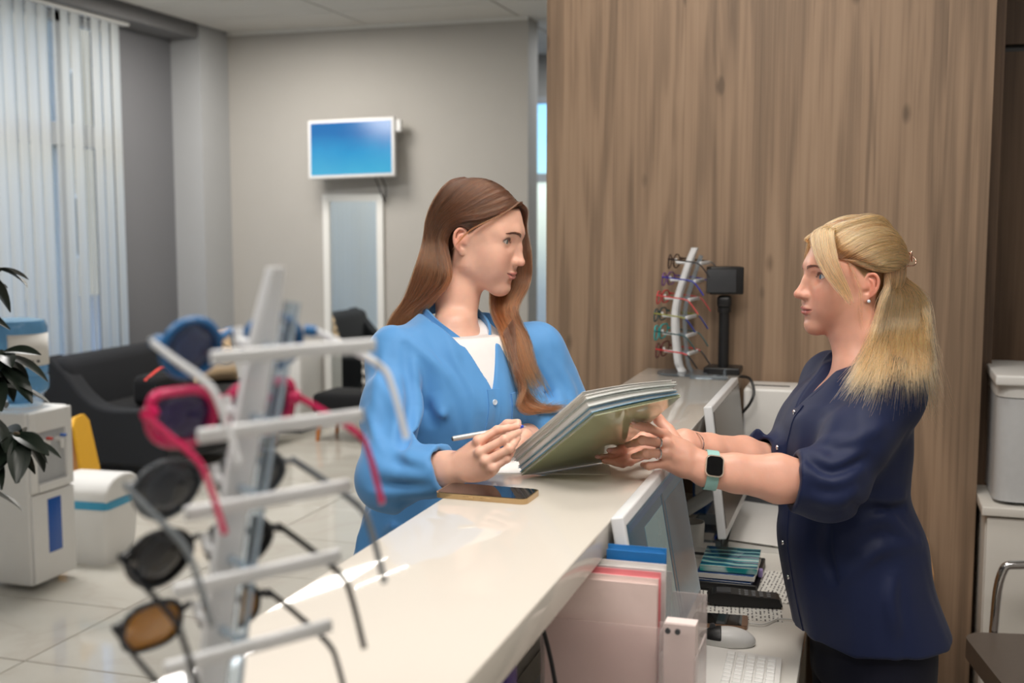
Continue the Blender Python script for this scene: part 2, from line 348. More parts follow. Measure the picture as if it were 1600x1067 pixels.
# passage beyond the grey wall with a glazed door
wf = struct(bxs('wall_far', (-5.35, 10.2, 0), (-3.2, 10.3, CZ + 0.02), M_GREY)); bxs('head_wall', (-3.2, 10.2, 2.75), (2.3, 10.3, CZ + 0.02), M_GREY, wf); bxs('side_wall', (-1.6, 10.2, 0), (2.3, 10.3, 2.75), M_GREY, wf)
dr = struct(bxs('door_1', (-3.2, 10.2, 0), (-3.12, 10.28, 2.75), M_FRAME))
for a, b, c, d in ((-1.68, -1.6, 0, 2.75), (-3.2, -1.6, 2.69, 2.75), (-3.2, -1.6, 1.98, 2.06), (-3.2, -1.6, 0, 0.12), (-2.44, -2.38, 0, 1.98)): bxs('door_frame', (a, 10.2, c), (b, 10.28, d), M_FRAME, dr)
M_FROSTG = mat('frosted_door_glass', srgb(225, 232, 232), 0.5, Transmission_Weight=0.8, IOR=1.1); M_TINT = mat('blue_tinted_glass', srgb(140, 178, 208), 0.03, Transmission_Weight=1.0, IOR=1.02)
for a, b, q in ((0.12, 1.98, M_FROSTG), (2.06, 2.69, M_TINT)): bxs('pane', (-3.12, 10.235, a), (-1.68, 10.242, b), q, dr)
# outdoors
M_PAVE = mat('street_paving', srgb(150, 146, 140), 0.9); struct(bxs('ground', (-60, -30, -0.25), (30, 60, -0.11), M_PAVE))
M_RENDER = mat('beige_render', srgb(196, 176, 150), 0.9); M_RENDER2 = mat('pale_render', srgb(186, 196, 190), 0.9); M_WINGL = mat('dark_window_glass', srgb(60, 74, 86), 0.1)
def house(x, y, sx, sy, h, m, label):
    b = empty('building', label, 'building', (x, y, -0.11)); MB().box((0, 0, h / 2), (sx, sy, h)).build('wall', m, b); MB().box((0, 0, h + 0.1), (sx + 0.5, sy + 0.5, 0.2)).build('roof', M_DARKGREY, b)
    for j in range(int(sy // 2.2)):
        for k in range(int(h // 2.9)):
            w = bxs('window', (sx / 2 - 0.05, -sy / 2 + 0.7 + j * 2.2, 0.9 + k * 2.9), (sx / 2 + 0.04, -sy / 2 + 1.8 + j * 2.2, 2.4 + k * 2.9), M_TRIM, b); bxs('pane', (sx / 2 + 0.03, -sy / 2 + 0.78 + j * 2.2, 0.98 + k * 2.9), (sx / 2 + 0.05, -sy / 2 + 1.72 + j * 2.2, 2.32 + k * 2.9), M_WINGL, w)
house(-22, 21, 8, 12, 7.5, M_RENDER, 'beige rendered building across the street seen through the blind slats'); house(-25, 6, 8, 14, 10, M_RENDER2, 'pale green building across the street opposite the window')
# vertical blind: rail and slats
def fabric():
    m = bpy.data.materials.new('blind_fabric'); m.use_nodes = True; t = m.node_tree; t.nodes.clear(); N = t.nodes.new; L = t.links.new
    d = N('ShaderNodeBsdfDiffuse'); tr = N('ShaderNodeBsdfTranslucent'); mx = N('ShaderNodeMixShader'); mx.inputs[0].default_value = 0.55; o = N('ShaderNodeOutputMaterial'); tc = N('ShaderNodeTexCoord'); n = N('ShaderNodeTexNoise'); n.inputs['Scale'].default_value = 14; mp = N('ShaderNodeMapping'); mp.inputs['Scale'].default_value = (1, 1, 0.05)
    L(tc.outputs['Object'], mp.inputs[0]); L(mp.outputs[0], n.inputs['Vector']); r = N('ShaderNodeValToRGB'); r.color_ramp.elements[0].color = (*srgb(205, 208, 206), 1); r.color_ramp.elements[1].color = (*srgb(226, 228, 226), 1); L(n.outputs[0], r.inputs[0]); L(r.outputs[0], d.inputs[0]); L(r.outputs[0], tr.inputs[0]); L(d.outputs[0], mx.inputs[1]); L(tr.outputs[0], mx.inputs[2]); L(mx.outputs[0], o.inputs[0]); return m
M_BLIND = fabric()
bl = empty('vertical_blind', 'pale fabric vertical blind hanging across the tall window', 'blind', (WX + 0.12, 4.8, 3.0)); bxs('head_rail', (-0.03, -2.4, -0.02), (0.03, 2.28, 0.03), M_TRIM, bl)
slat_me = []
for a in (0, 1):
    m = MB(); s = np.linspace(-0.5, 0.5, 7); G = np.array([[(0.006 * (1 - 4 * q * q), q * 0.124, z) for z in (-2.86, -1.4, -0.02)] for q in s]); m.grid(G); slat_me.append(m.mesh('slat'))
me = slat_me[0]; me.materials.append(M_BLIND)
for i in range(44):
    y = -2.34 + 0.1045 * i; o = bpy.data.objects.new('slat', me); COL.objects.link(o); o.parent = bl; o.location = (0, y, 0); o.rotation_euler = (0, 0, math.radians(10 + rng.normal() * 3) if i not in (37, 40) else math.radians(34))

# ------------------------------------------------------------------ heads: local frame x = forward, y = the person's left, z = up, origin between the ears at eye level (mm)
def unit(v): v = np.asarray(v, float); return v / np.linalg.norm(v)
class Head:
    def __init__(s, o, fwd, up, scale=1.0, **k):
        s.o = np.asarray(o, float); x = unit(fwd); u = np.asarray(up, float); y = unit(np.cross(u, x)); s.M = np.stack([x, y, np.cross(x, y)], 1)
        s.sc = scale; s.k = dict(lipgeo=1.0, droop=0, nose=0, chin=0, lip=1.0, smile=2.0, jaw=0, gaze=(1, 0, 0), open=1.0); s.k.update(k)
    def W(s, p): return s.o + (np.asarray(p, float) * 0.001 * s.sc) @ s.M.T
    def L(s, P): return ((np.asarray(P, float) - s.o) @ s.M) / (0.001 * s.sc)
    def add(s, S):
        m = 0.001 * s.sc; k = s.k; W = s.W
        E = lambda c, r, kk, op='u', M=None: S.ell(W(c), np.array(r) * m, s.M if M is None else s.M @ M, kk * m, op)
        Cp = lambda a, b, ra, rb, kk, op='u': S.cap(W(a), W(b), ra * m, rb * m, kk * m, op)
        nx = k['nose']; cx = k['chin']; jw = k['jaw']
        E((-6, 0, 28), (90, 72, 83), 1)                                     # cranium
        E((38, 0, 6), (54, 58, 72), 26)                                     # upper face
        E((37, 0, -50), (49, 50 + jw, 54), 26)                              # lower face
        for sd in (1, -1):
            Cp((8, sd * (43 + jw), -62), (66, sd * 12, -96), 13, 12, 28)    # jaw line
            Cp((4, sd * 56, -14), (7, sd * (46 + jw), -60), 10, 12, 26)     # ramus
            E((56, sd * 38, -33), (25, 21, 21), 26)                         # cheek bone
            E((52, sd * 31, -57), (30, 21, 26), 22)                         # cheek
        E((73 + cx, 0, -97), (17, 16, 15), 18)                              # chin
        E((68, 0, -63), (25, 29, 26), 16)                                   # muzzle
        Cp((78.5, -10, 20), (78.5, 10, 20), 12, 12, 18)                         # brow ridge
        for sd in (1, -1): Cp((77, sd * 14, 18), (61, sd * 42, 17), 10.5, 10, 18)
        for sd in (1, -1): E((90, sd * 33, -2), (14, 14.5, 12.5), 11, 's')      # sockets
        for sd in (1, -1):
            E((67.4, sd * 31.5, 0), (14.0, 15.5, 13.6), 5)                    # lids
            Cp((74, sd * 18, 12), (70, sd * 44, 10), 4, 4, 10)              # fold under the brow
        # nose
        Cp((86.5, 0, 8), (93.5, 0, -8), 6.5, 6.4, 10); Cp((93.5, 0, -8), (104 + nx, 0, -32 - k['droop']), 6.2, 7.4, 9)
        E((105.5 + nx, 0, -36 - k['droop']), (8.2, 8.4, 7.6), 5); Cp((80, 0, -8), (90 + nx * 0.7, 0, -34), 11, 12.5, 6)
        for sd in (1, -1):
            E((93 + nx * 0.6, sd * 10.5, -38.5), (10, 6.5, 7), 7)
            E((97.5 + nx * 0.6, sd * 6, -45), (5.5, 3, 4), 2.5, 's')
        Cp((100 + nx * 0.7, 0, -42), (92, 0, -48), 3.6, 4, 4)               # columella
        # lips
        sm = k['smile']; f = k['lipgeo']
        for sd in (1, -1):
            Cp((95.5, sd * 4, -62.7), (92.5, sd * 14, -64 + sm * 0.25), 4.2 * f, 3.6 * f, 3.5); Cp((92.5, sd * 14, -64 + sm * 0.25), (87.5 - sm * 0.4, sd * (24 + sm * 0.6), -67 + sm), 3.6 * f, 2.2, 3.5)
            Cp((93.2, 0, -72.5), (91.5, sd * 13, -71.5 + sm * 0.2), 5.0 * f, 4.2 * f, 3.5); Cp((91.5, sd * 13, -71.5 + sm * 0.2), (87.5 - sm * 0.4, sd * (23 + sm * 0.6), -68 + sm), 4.2 * f, 2.2, 3.5)
        lp = [(103, -3, -67.3), (100, 0, -67.6), (103, 3, -67.3)]
        for sd in (1, -1): Cp((99.5, 0, -67.4), (94, sd * 14, -67.6 + sm * 0.25), 1.1, 1.1, 3, 's'); Cp((94, sd * 14, -67.6 + sm * 0.25), (88.5 - sm * 0.4, sd * (25 + sm * 0.6), -67.4 + sm), 1.1, 0.8, 3, 's')
        E((94, 0, -83), (5, 16, 5), 9, 's')                                 # hollow under the lip
        Cp((101, 0, -50), (99.5, 0, -58), 1.6, 2.2, 5, 's')                 # philtrum
        # eye openings
        for sd in (1, -1):
            ec = W((66.5, sd * 31.5, 0)); Mt = s.M @ rotm(0, 0, sd * 0.16)
            def fo(P, ec=ec, Mt=Mt, sd=sd):
                q = ((P - ec.astype(np.float32)) @ Mt.astype(np.float32)) / m
                r = np.sqrt((q * q).sum(1)) + 1e-6; az = np.arctan2(q[:, 1] * sd, q[:, 0]); el = np.arcsin(np.clip(q[:, 2] / r, -1, 1))
                t = np.clip((az + 0.66) / 1.66, 0, 1); w = 4 * t * (1 - t)
                c = 0.04 + 0.10 * (t - 0.5)
                up = c + 0.47 * k['open'] * np.power(w, 0.72); lo = c - 0.31 * k['open'] * np.power(w, 0.9)
                d = np.maximum(np.maximum(el - up, lo - el) * 12.5, np.maximum(11.2 - r, r - 21))
                return np.where(q[:, 0] > 0, np.maximum(d, (np.abs(az - 0.17) - 0.84) * 12.5), 9.0) * m
            S.put(fo, ec, 0.026, 0.0012, 's')
            # lid crease
            def fc(P, ec=ec, Mt=Mt, sd=sd):
                q = ((P - ec.astype(np.float32)) @ Mt.astype(np.float32)) / m
                r = np.sqrt((q * q).sum(1)) + 1e-6; az = np.arctan2(q[:, 1] * sd, q[:, 0]); el = np.arcsin(np.clip(q[:, 2] / r, -1, 1))
                t = np.clip((az + 0.66) / 1.66, 0, 1); up = 0.04 + 0.10 * (t - 0.5) + 0.47 * np.power(4 * t * (1 - t), 0.72) + 0.27
                return np.where(q[:, 0] > 0, 1.0 * np.exp(-((el - up) / 0.07) ** 2) * np.exp(-(az / 0.8) ** 4), 0.0).astype(np.float32) * m
            S.disp(fc, ec, 0.03)
        for sd in (1, -1): s.ear(S, sd)
        return s
    def ear(s, S, sd):
        m = 0.001 * s.sc * 0.9; g = Sdf(); c = np.array((-7, sd * 70, -14.0))
        ef = unit((0.90, sd * -0.42, 0.16)); en = unit((0.42, sd * 0.9, 0.0)); eu = np.cross(en, ef) * (1 if sd > 0 else -1); eu = unit(eu) * (1 if eu[2] > 0 else -1)
        en = unit(en); R = np.stack([ef, eu, en], 1)
        Q = lambda a, b, h=0: s.W(c + (ef * a + eu * b + en * h) * 0.9)
        Mx = s.M @ R
        g.ell(Q(0, 2, 0), np.array((15.5, 26, 4.5)) * m, Mx, 0)
        g.ell(Q(2, -23, 1), np.array((8.5, 10.5, 4.2)) * m, Mx, 6 * m)                      # lobe
        g.ell(Q(3, -4, 6), np.array((8.5, 13, 8)) * m, Mx, 3 * m, 's')                       # concha
        g.ell(Q(1, 16, 5.5), np.array((9, 8, 4.5)) * m, Mx, 3 * m, 's')
        hel = [Q(a, b, h) for a, b, h in ((9, 2, 3), (11, 14, 4), (6, 25, 5), (-5, 28, 6), (-14, 20, 7), (-17, 6, 7), (-14, -10, 6), (-7, -20, 4))]
        hp = spline(hel, 3); g.chain(hp, [3.1 * m] * len(hp), 2 * m)
        ah = spline([Q(3, 16, 4), Q(-6, 10, 6), Q(-9, -2, 6.5), Q(-6, -13, 5)], 3); g.chain(ah, [2.6 * m] * len(ah), 3 * m)
        g.ell(Q(10.5, -5, 4.5), np.array((4, 6, 4)) * m, Mx, 3 * m)                          # tragus
        g.cap(Q(6, 0, -6), Q(4, -4, -14), 13 * m, 15 * m, 6 * m)
        S.grp(g, 3.0 * m)
    def paint(s, V, C, brow=None, lip=(0.62, 0.27, 0.25), blush=0.1):
        P = s.L(V); x, y, z = P[:, 0], np.abs(P[:, 1]), P[:, 2]; sm = s.k['smile']
        near = (x > 40) & (z < 40) & (z > -120)
        # lips
        t = np.clip(y / (24.5 + sm * 0.6), 0, 1); mid = -67.5 + sm * t ** 2
        up = mid + (1 + (s.k['lip'] - 1) * 0.8) * 7.4 * (1 - t ** 1.8) - 1.2 * np.exp(-(y / 3.0) ** 2); lo = mid - (1 + (s.k['lip'] - 1) * 0.8) * 10.2 * (1 - t ** 2.2)
        w = np.clip((up - z) / 1.4 + 0.5, 0, 1) * np.clip((z - lo) / 1.6 + 0.5, 0, 1) * (t < 1) * near * np.clip((x - 72) / 4, 0, 1)
        dark = np.exp(-((z - mid) / 1.3) ** 2) * w
        C[:] = C * (1 - 0.85 * w[:, None]) + np.array(lip) * 0.85 * w[:, None]
        C *= (1 - 0.55 * dark)[:, None]
        # blush on cheeks, nose tip and ears
        b = blush * np.exp(-(((z + 34) / 22) ** 2 + ((y - 38) / 20) ** 2)) * (x > 30) + blush * 0.9 * np.exp(-(((z + 37) / 9) ** 2 + (y / 12) ** 2)) * (x > 92) + blush * 1.8 * np.clip((y - 70) / 6, 0, 1) * (np.abs(x + 8) < 26) * (np.abs(z + 14) < 34)
        C *= 1 - b[:, None] * np.array((0.15, 0.75, 0.8))
        # lash line round the eyes
        q = P - np.array((66.5, 0, 0)); q[:, 1] = np.abs(P[:, 1]) - 31.5
        r = np.sqrt((q * q).sum(1)); az = np.arctan2(q[:, 1], q[:, 0]) - 0.16; el = np.arcsin(np.clip(q[:, 2] / (r + 1e-6), -1, 1))
        tt = np.clip((az + 0.66) / 1.66, 0, 1); ww = 4 * tt * (1 - tt); c = 0.04 + 0.10 * (tt - 0.5); o = s.k['open']
        eu = c + 0.47 * o * ww ** 0.72; elo = c - 0.31 * o * ww ** 0.9
        on = (r < 19) & (np.abs(az - 0.1) < 1.0) & (x > 60)
        ln = np.exp(-((el - eu - 0.04) / 0.07) ** 2) * 0.9 + np.exp(-((el - elo + 0.03) / 0.06) ** 2) * 0.35
        C *= (1 - np.clip(ln, 0, 1) * on * 0.85)[:, None]
        sh = np.exp(-((el - 0.66) / 0.25) ** 2) * on * 0.18; C *= 1 - sh[:, None] * np.array((0.8, 1, 0.9))
        return C
    def eyes(s, parent, off, iris=(0.12, 0.2, 0.28)):
        for sd in (1, -1):
            c = s.W((66.5, sd * 31.5, 0)); g = s.M @ unit(s.k['gaze']); R = frame_to(g); r = 0.0123 * s.sc
            mb = MB(); n = 40; th = np.concatenate([np.linspace(0, 1.0, 26), np.linspace(1.08, math.pi, 10)]); cor = np.exp(-(th / 0.42) ** 4) * 0.0008 * s.sc
            mb.lathe([((r + b) * math.sin(t) + 1e-7, (r + b) * math.cos(t)) for t, b in zip(th, cor)][::-1], c - off, n, R)
            me = mb.mesh('eyeball'); V = np.array([v.co[:] for v in me.vertices]) - (c - off)
            a = np.arccos(np.clip((V @ R[:, 2]) / np.linalg.norm(V, axis=1), -1, 1))
            C = np.tile(np.array((0.72, 0.68, 0.66)), (len(V), 1)); i = a < 0.50; C[i] = iris
            C[a < 0.34] = np.array(iris) * 1.25; C[(a > 0.44) & (a < 0.52)] = np.array(iris) * 0.35; C[a < 0.20] = 0.004
            color_verts(me, C); link('eyeball', me, M_EYE, parent, 180)
M_EYE = attr_color(mat('eye', (1, 1, 1), 0.08, Coat_Weight=1.0, Coat_Roughness=0.02))
def skin_mat(name, rough=0.42):
    m = mat(name, (1, 1, 1), rough, Subsurface_Weight=0.35, Subsurface_Scale=0.004, Specular_IOR_Level=0.45)
    t, b = nodes_of(m); b.inputs['Subsurface Radius'].default_value = (1.0, 0.35, 0.2); a = t.nodes.new('ShaderNodeVertexColor'); a.layer_name = 'Col'
    nz = t.nodes.new('ShaderNodeTexNoise'); nz.inputs['Scale'].default_value = 260; nz.inputs['Detail'].default_value = 4
    n2 = t.nodes.new('ShaderNodeTexNoise'); n2.inputs['Scale'].default_value = 45; n2.inputs['Detail'].default_value = 3
    mr = t.nodes.new('ShaderNodeMapRange'); mr.inputs[3].default_value = 0.9; mr.inputs[4].default_value = 1.1
    mx = t.nodes.new('ShaderNodeMix'); mx.data_type = 'RGBA'; mx.blend_type = 'MULTIPLY'; mx.inputs[0].default_value = 1
    bp = t.nodes.new('ShaderNodeBump'); bp.inputs['Strength'].default_value = 0.12; bp.inputs['Distance'].default_value = 0.001
    tc = t.nodes.new('ShaderNodeTexCoord')
    for n in (nz, n2): t.links.new(tc.outputs['Object'], n.inputs['Vector'])
    t.links.new(n2.outputs[0], mr.inputs[0]); t.links.new(a.outputs[0], mx.inputs[6]); t.links.new(mr.outputs[0], mx.inputs[7]); t.links.new(mx.outputs[2], b.inputs['Base Color'])
    t.links.new(nz.outputs[0], bp.inputs['Height']); t.links.new(bp.outputs[0], b.inputs['Normal']); return m
M_SKIN_A = skin_mat('skin_fair'); M_SKIN_B = skin_mat('skin_rosy')

def head_at_eye(eye_px, d, fwd, side, roll=0.0, pitch=0.0, **k):
    f = unit(fwd); up = unit(np.array([0, 0, 1.0]) + roll * C_R)
    y = unit(np.cross(up, f)); R = np.array(Matrix.Rotation(-pitch, 3, Vector(y))); f = R @ f; up = R @ up
    h = Head((0, 0, 0), f, up, **k); e = h.W((78.5, side * 31.5, 0)); h.o = at(*eye_px, d) - e; return h
def yawed(px, a, sgn):
    """direction at angle a from the sight line through column px, to the picture's right (sgn 1) or left (-1)"""
    b = math.atan((px - CXP) / FPX); t = math.radians(a); back = -(math.sin(b) * C_R + math.cos(b) * _fh); rt = math.cos(b) * C_R - math.sin(b) * _fh
    return back * math.cos(t) + sgn * rt * math.sin(t)
HEAD_A = head_at_eye((793, 378.5), 2.36, yawed(760, 70, 1), -1, pitch=-math.radians(11), roll=0.02, smile=5.0, lipgeo=0.9, nose=-0.5, droop=2, lip=1.15, open=1.06, gaze=(1, 0.10, -0.02))
HEAD_B = head_at_eye((1281, 433), 2.25, yawed(1340, 67, -1), 1, pitch=math.radians(2), nose=3.5, droop=1, smile=2.5, lip=1.12, open=1.05, gaze=(1, -0.05, 0.03), jaw=2, chin=-1)

# ------------------------------------------------------------------ bodies and clothes
def loft(S, O, f, rows, k=0.0, op='u', zlo=None, zhi=None, kz=0.02):
    """upright body of elliptical sections; rows: (z, forward shift, left shift, half depth, half width)"""
    rows = np.array(sorted(rows), float); f = unit(np.array([f[0], f[1], 0])); l = np.array([-f[1], f[0], 0])
    zz = np.linspace(rows[0, 0], rows[-1, 0], 80); c = spline(np.concatenate([rows]), 12); c = c[np.argsort(c[:, 0], kind='stable')]
    T = [np.interp(zz, c[:, 0], c[:, i]) for i in range(1, 5)]; zlo = rows[0, 0] if zlo is None else zlo; zhi = rows[-1, 0] if zhi is None else zhi
    O = np.array([O[0], O[1], 0], np.float32); f = f.astype(np.float32); l = l.astype(np.float32)
    def fn(P):
        z = P[:, 2]; cf, cl, a, b = (np.interp(z, zz, t) for t in T); q = P - O; x = q @ f - cf; y = q @ l - cl
        k0 = np.sqrt((x / a) ** 2 + (y / b) ** 2); k1 = np.sqrt((x / a ** 2) ** 2 + (y / b ** 2) ** 2); d = k0 * (k0 - 1) / (k1 + 1e-6); d = np.where(k0 < 0.05, -np.minimum(a, b), d)
        return smax(d, np.maximum(z - zhi, zlo - z), kz)
    zc = (zlo + zhi) / 2; S.put(fn, (O[0] + float(f[0]) * rows[:, 1].mean(), O[1] + float(f[1]) * rows[:, 1].mean(), zc), math.hypot((zhi - zlo) / 2, rows[:, 3:].max() + 0.03), k, op)
def wrinkle(amp, sc, seed, stretch=(1, 1, 0.45)):
    r = np.random.default_rng(seed); D = r.normal(size=(6, 3)) * np.array(stretch); K = [(unit(d) * np.array(stretch) * sc * s).astype(np.float32) for d, s in zip(D, (0.6, 0.8, 1.0, 1.3, 1.7, 2.3))]; ph = r.uniform(0, 6, 6)
    def fn(P):
        a = np.sin(P @ K[0] + ph[0]); b = np.sin(P @ K[1] + ph[1] + 1.3 * a); c = np.sin(P @ K[2] + ph[2] + 1.5 * b); d = np.sin(P @ K[3] + ph[3] + 1.4 * c); e = np.sin(P @ K[4] + ph[4] + 1.2 * d)
        return (amp * (0.5 * b + 0.7 * c * np.abs(c) + 0.45 * d + 0.3 * e)).astype(np.float32)
    return fn
def finger(mcp, pip, tip, bow=0.0, dors=(0, 0, 1)):
    mcp, pip, tip = (np.asarray(q, float) for q in (mcp, pip, tip)); dip = pip + (tip - pip) * 0.52 + np.asarray(dors, float) * bow; return [mcp, pip, dip, tip]
def hand(S, wrist, fingers, thumb, dors, elbow, R=1.0, wr=(0.019, 0.010), k=0.008):
    """palm, four fingers and thumb as one surface growing out of the forearm"""
    g = Sdf(); wrist = np.asarray(wrist, float); dors = unit(dors); mc = [f[0] for f in fingers]
    across = unit(mc[0] - mc[3])
    wp = [wrist + across * o for o in (0.012, 0.004, -0.004, -0.012)]
    for w, q in zip(wp, mc): g.chain([w, (w + q) / 2 - dors * 0.001, q - dors * 0.002], [0.0135 * R, 0.0118 * R, 0.0098 * R], 0.010)
    pc = (wrist * 0.45 + np.mean(mc, 0) * 0.55) - dors * 0.006; ax = unit(np.mean(mc, 0) - wrist)
    g.ell(pc, (0.036 * R, 0.030 * R, 0.013 * R), np.stack([ax, np.cross(dors, ax), dors], 1), 0.012)
    for i, f in enumerate(fingers):
        r = np.array([(0.0092, 0.0083, 0.0072, 0.0060), (0.0093, 0.0085, 0.0074, 0.0061), (0.0090, 0.0080, 0.0070, 0.0058), (0.0080, 0.0071, 0.0062, 0.0052)][i]) * R * 0.95
        fg = Sdf(); fg.chain(f, r, 0.003)
        fg.ell(f[1] + dors * 0.0006, (r[1] * 1.06,) * 3, None, 0.003)
        g.grp(fg, 0.0022)
        g.ell(f[0] + dors * 0.0028, (0.0085 * R,) * 3, None, 0.007)                # knuckle
    t = [np.asarray(q, float) for q in thumb]; fg = Sdf(); fg.chain(t, np.array([0.0150, 0.0112, 0.0098, 0.0068][-len(t):]) * R, 0.005); g.grp(fg, 0.009)
    g.cap(wrist * 0.7 + t[0] * 0.3, t[0], 0.013 * R, 0.014 * R, 0.01)
    # forearm
    e = np.asarray(elbow, float); n = unit(e - wrist)
    for sd in (1, -1): g.chain([wrist + across * sd * wr[1], wrist * 0.75 + e * 0.25 + across * sd * wr[1], wrist * 0.4 + e * 0.6 + across * sd * 0.012, e], [wr[0], wr[0] * 1.12, 0.0315, 0.036], 0.014)
    S.grp(g, 0.012)
def nails(parent, fingers, dors, off, m, R=1.0, tags=None):
    for f, dv in zip(fingers, dors):
        t = unit(f[3] - f[2]); d = unit(dv - t * (np.asarray(dv) @ t)); M = np.stack([t, np.cross(d, t), d], 1)
        me = bpy.data.meshes.new('fingernail'); bm = bmesh.new(); bmesh.ops.create_uvsphere(bm, u_segments=16, v_segments=10, radius=1.0)
        c = f[3] + t * 0.0012 + d * 0.0032 * R
        for v in bm.verts: v.co = Vector(M @ (np.array(v.co[:]) * np.array((0.0066, 0.0046, 0.0031)) * R) + c - off)
        bm.to_mesh(me); bm.free(); link('fingernail', me, m, parent, 180)
def march(S, P, d, far=0.4, lift=0.0):
    """drop points along d onto the surface of S"""
    P = np.asarray(P, np.float32).copy(); d = unit(d).astype(np.float32); t = np.zeros(len(P), np.float32)
    for _ in range(28): t += np.clip(S(P + t[:, None] * d) - lift, -0.03, 0.09) * 0.85
    return P + t[:, None] * d
def patch(S, corners, nu, nv, d, lift, thick, off):
    """a sewn-on piece of cloth: bilinear grid dropped on the surface S, given thickness"""
    a, b, c, e = (np.asarray(q, float) for q in corners); u = np.linspace(0, 1, nu)[:, None, None]; v = np.linspace(0, 1, nv)[None, :, None]
    G = (a * (1 - u) * (1 - v) + b * u * (1 - v) + c * u * v + e * (1 - u) * v).reshape(-1, 3)
    T = march(S, G - unit(d) * 0.15, d, lift=lift); B = T + unit(d) * thick
    m = MB(); m.grid(T.reshape(nu, nv, 3) - off); m.grid(B.reshape(nu, nv, 3) - off); n = nu * nv
    ring = [i * nv for i in range(nu)] + [(nu - 1) * nv + j for j in range(1, nv)] + [i * nv + nv - 1 for i in range(nu - 2, -1, -1)] + [j for j in range(nv - 2, 0, -1)]
    m.f += [(p, q, q + n, p + n) for p, q in zip(ring, ring[1:] + ring[:1])]
    return m
def cloth_mat(name, col, rough=0.75, sheen=0.3, weave=900, folds=0.0):
    m = mat(name, col, rough, 0, 0.05, 30, Sheen_Weight=sheen, Specular_IOR_Level=0.3); t, b = nodes_of(m)
    tc = t.nodes.new('ShaderNodeTexCoord'); nz = t.nodes.new('ShaderNodeTexNoise'); nz.inputs['Scale'].default_value = weave; nz.inputs['Detail'].default_value = 2
    bp = t.nodes.new('ShaderNodeBump'); bp.inputs['Strength'].default_value = 0.15; bp.inputs['Distance'].default_value = 0.0008
    t.links.new(tc.outputs['Object'], nz.inputs['Vector']); t.links.new(nz.outputs[0], bp.inputs['Height']); t.links.new(bp.outputs[0], b.inputs['Normal'])
    if folds:                                        # fine creasing of the cloth
        mp = t.nodes.new('ShaderNodeMapping'); mp.inputs['Scale'].default_value = (1, 1, 0.42); mp.inputs['Rotation'].default_value = (0.25, 0.2, 0); n2 = t.nodes.new('ShaderNodeTexNoise'); n2.noise_type = 'RIDGED_MULTIFRACTAL'; n2.inputs['Scale'].default_value = 9; n2.inputs['Detail'].default_value = 1.5; n2.inputs['Distortion'].default_value = 0.6; n2.inputs['Roughness'].default_value = 0.45
        b2 = t.nodes.new('ShaderNodeBump'); b2.inputs['Strength'].default_value = folds; b2.inputs['Distance'].default_value = 0.012
        t.links.new(tc.outputs['Object'], mp.inputs[0]); t.links.new(mp.outputs[0], n2.inputs['Vector']); t.links.new(n2.outputs[0], b2.inputs['Height']); t.links.new(b2.outputs[0], bp.inputs['Normal'])
    return m
M_BLUE = cloth_mat('blue_cotton', srgb(84, 146, 204), 0.62, 0.25, 900, 0.6)
M_WHITE_TEE = cloth_mat('white_jersey', srgb(235, 233, 232), 0.85)
M_NAVY = cloth_mat('navy_poplin', srgb(16, 28, 64), 0.6, 0.06, 900, 0.6)
M_NAVY_DARK = cloth_mat('dark_navy_trousers', srgb(12, 15, 34), 0.8, 0.03)
M_NAIL = mat('nail_polish', srgb(226, 170, 160), 0.18, Coat_Weight=0.8)
M_CHROME = mat('chrome', srgb(215, 215, 218), 0.12, 1.0)
M_PEARL = mat('pearl_button', srgb(205, 218, 232), 0.2, Coat_Weight=0.6)

class Fig: pass
def solid(name, S, h, m, parent, off, it=2, lam=0.4, col=None, least=200, safe=1.7, fine=None, hc=0.006):
    if fine is None: V, Q = S.points(h, safe=safe)
    else:                                            # bare skin finely, what the clothes cover coarsely
        V, Q = S.points(h, safe=safe, keep=lambda c: np.min([np.linalg.norm(c - q, axis=1) - r for q, r in fine], 0) < 0)
        V2, Q2 = S.points(hc, safe=safe, keep=lambda c: np.min([np.linalg.norm(c - q, axis=1) - r for q, r in fine], 0) > 0.0, B=8); Q = np.concatenate([Q, Q2 + len(V)]); V = np.concatenate([V, V2])
    V, Q = keep_big(V, Q, least); V = relax(V, Q, it, lam); me = quad_mesh(name, V - off, Q)
    if col is not None: color_verts(me, col(V))
    return link(name, me, m, parent, 180)
def crease(S, P, amp, wid=0.012):
    """a soft fold (amp > 0) or furrow along a line on the cloth"""
    r0 = np.array([ray(q[0], q[1]) for q in P]); D = [(march(S, [CAMP + r * 1.7], r)[0] - CAMP) @ C_F for r in r0]; Q = spline([CAMP + r * (d if abs(d - q[2]) < 0.25 else q[2]) for r, d, q in zip(r0, D, P)], 3).astype(np.float32); n = len(Q); A = (amp * np.sin(np.linspace(0.25, math.pi - 0.25, n))).astype(np.float32)
    def fn(X):
        best = np.full(len(X), 1e9, np.float32); am = np.zeros(len(X), np.float32)
        for i in range(n - 1):
            ba = Q[i + 1] - Q[i]; t = np.clip((X - Q[i]) @ ba / (ba @ ba), 0, 1); w = X - Q[i] - t[:, None] * ba; d = np.einsum('ij,ij->i', w, w); c = d < best; best = np.where(c, d, best); am = np.where(c, A[i] + (A[i + 1] - A[i]) * t, am)
        return -am * np.exp(-best / wid ** 2)
    c = Q.mean(0); S.disp(fn, c, float(np.linalg.norm(Q - c, axis=1).max()) + wid * 2.5)
def disc_button(parent, c, n, r, m, off, name='button'):
    MB().lathe([(1e-5, 0.0010), (r * 0.55, 0.0008), (r * 0.7, 0.0016), (r * 0.95, 0.0014), (r, 0.0004), (r, -0.001), (1e-5, -0.001)], np.asarray(c) - off, 18, frame_to(n)).build(name, m, parent, 30)

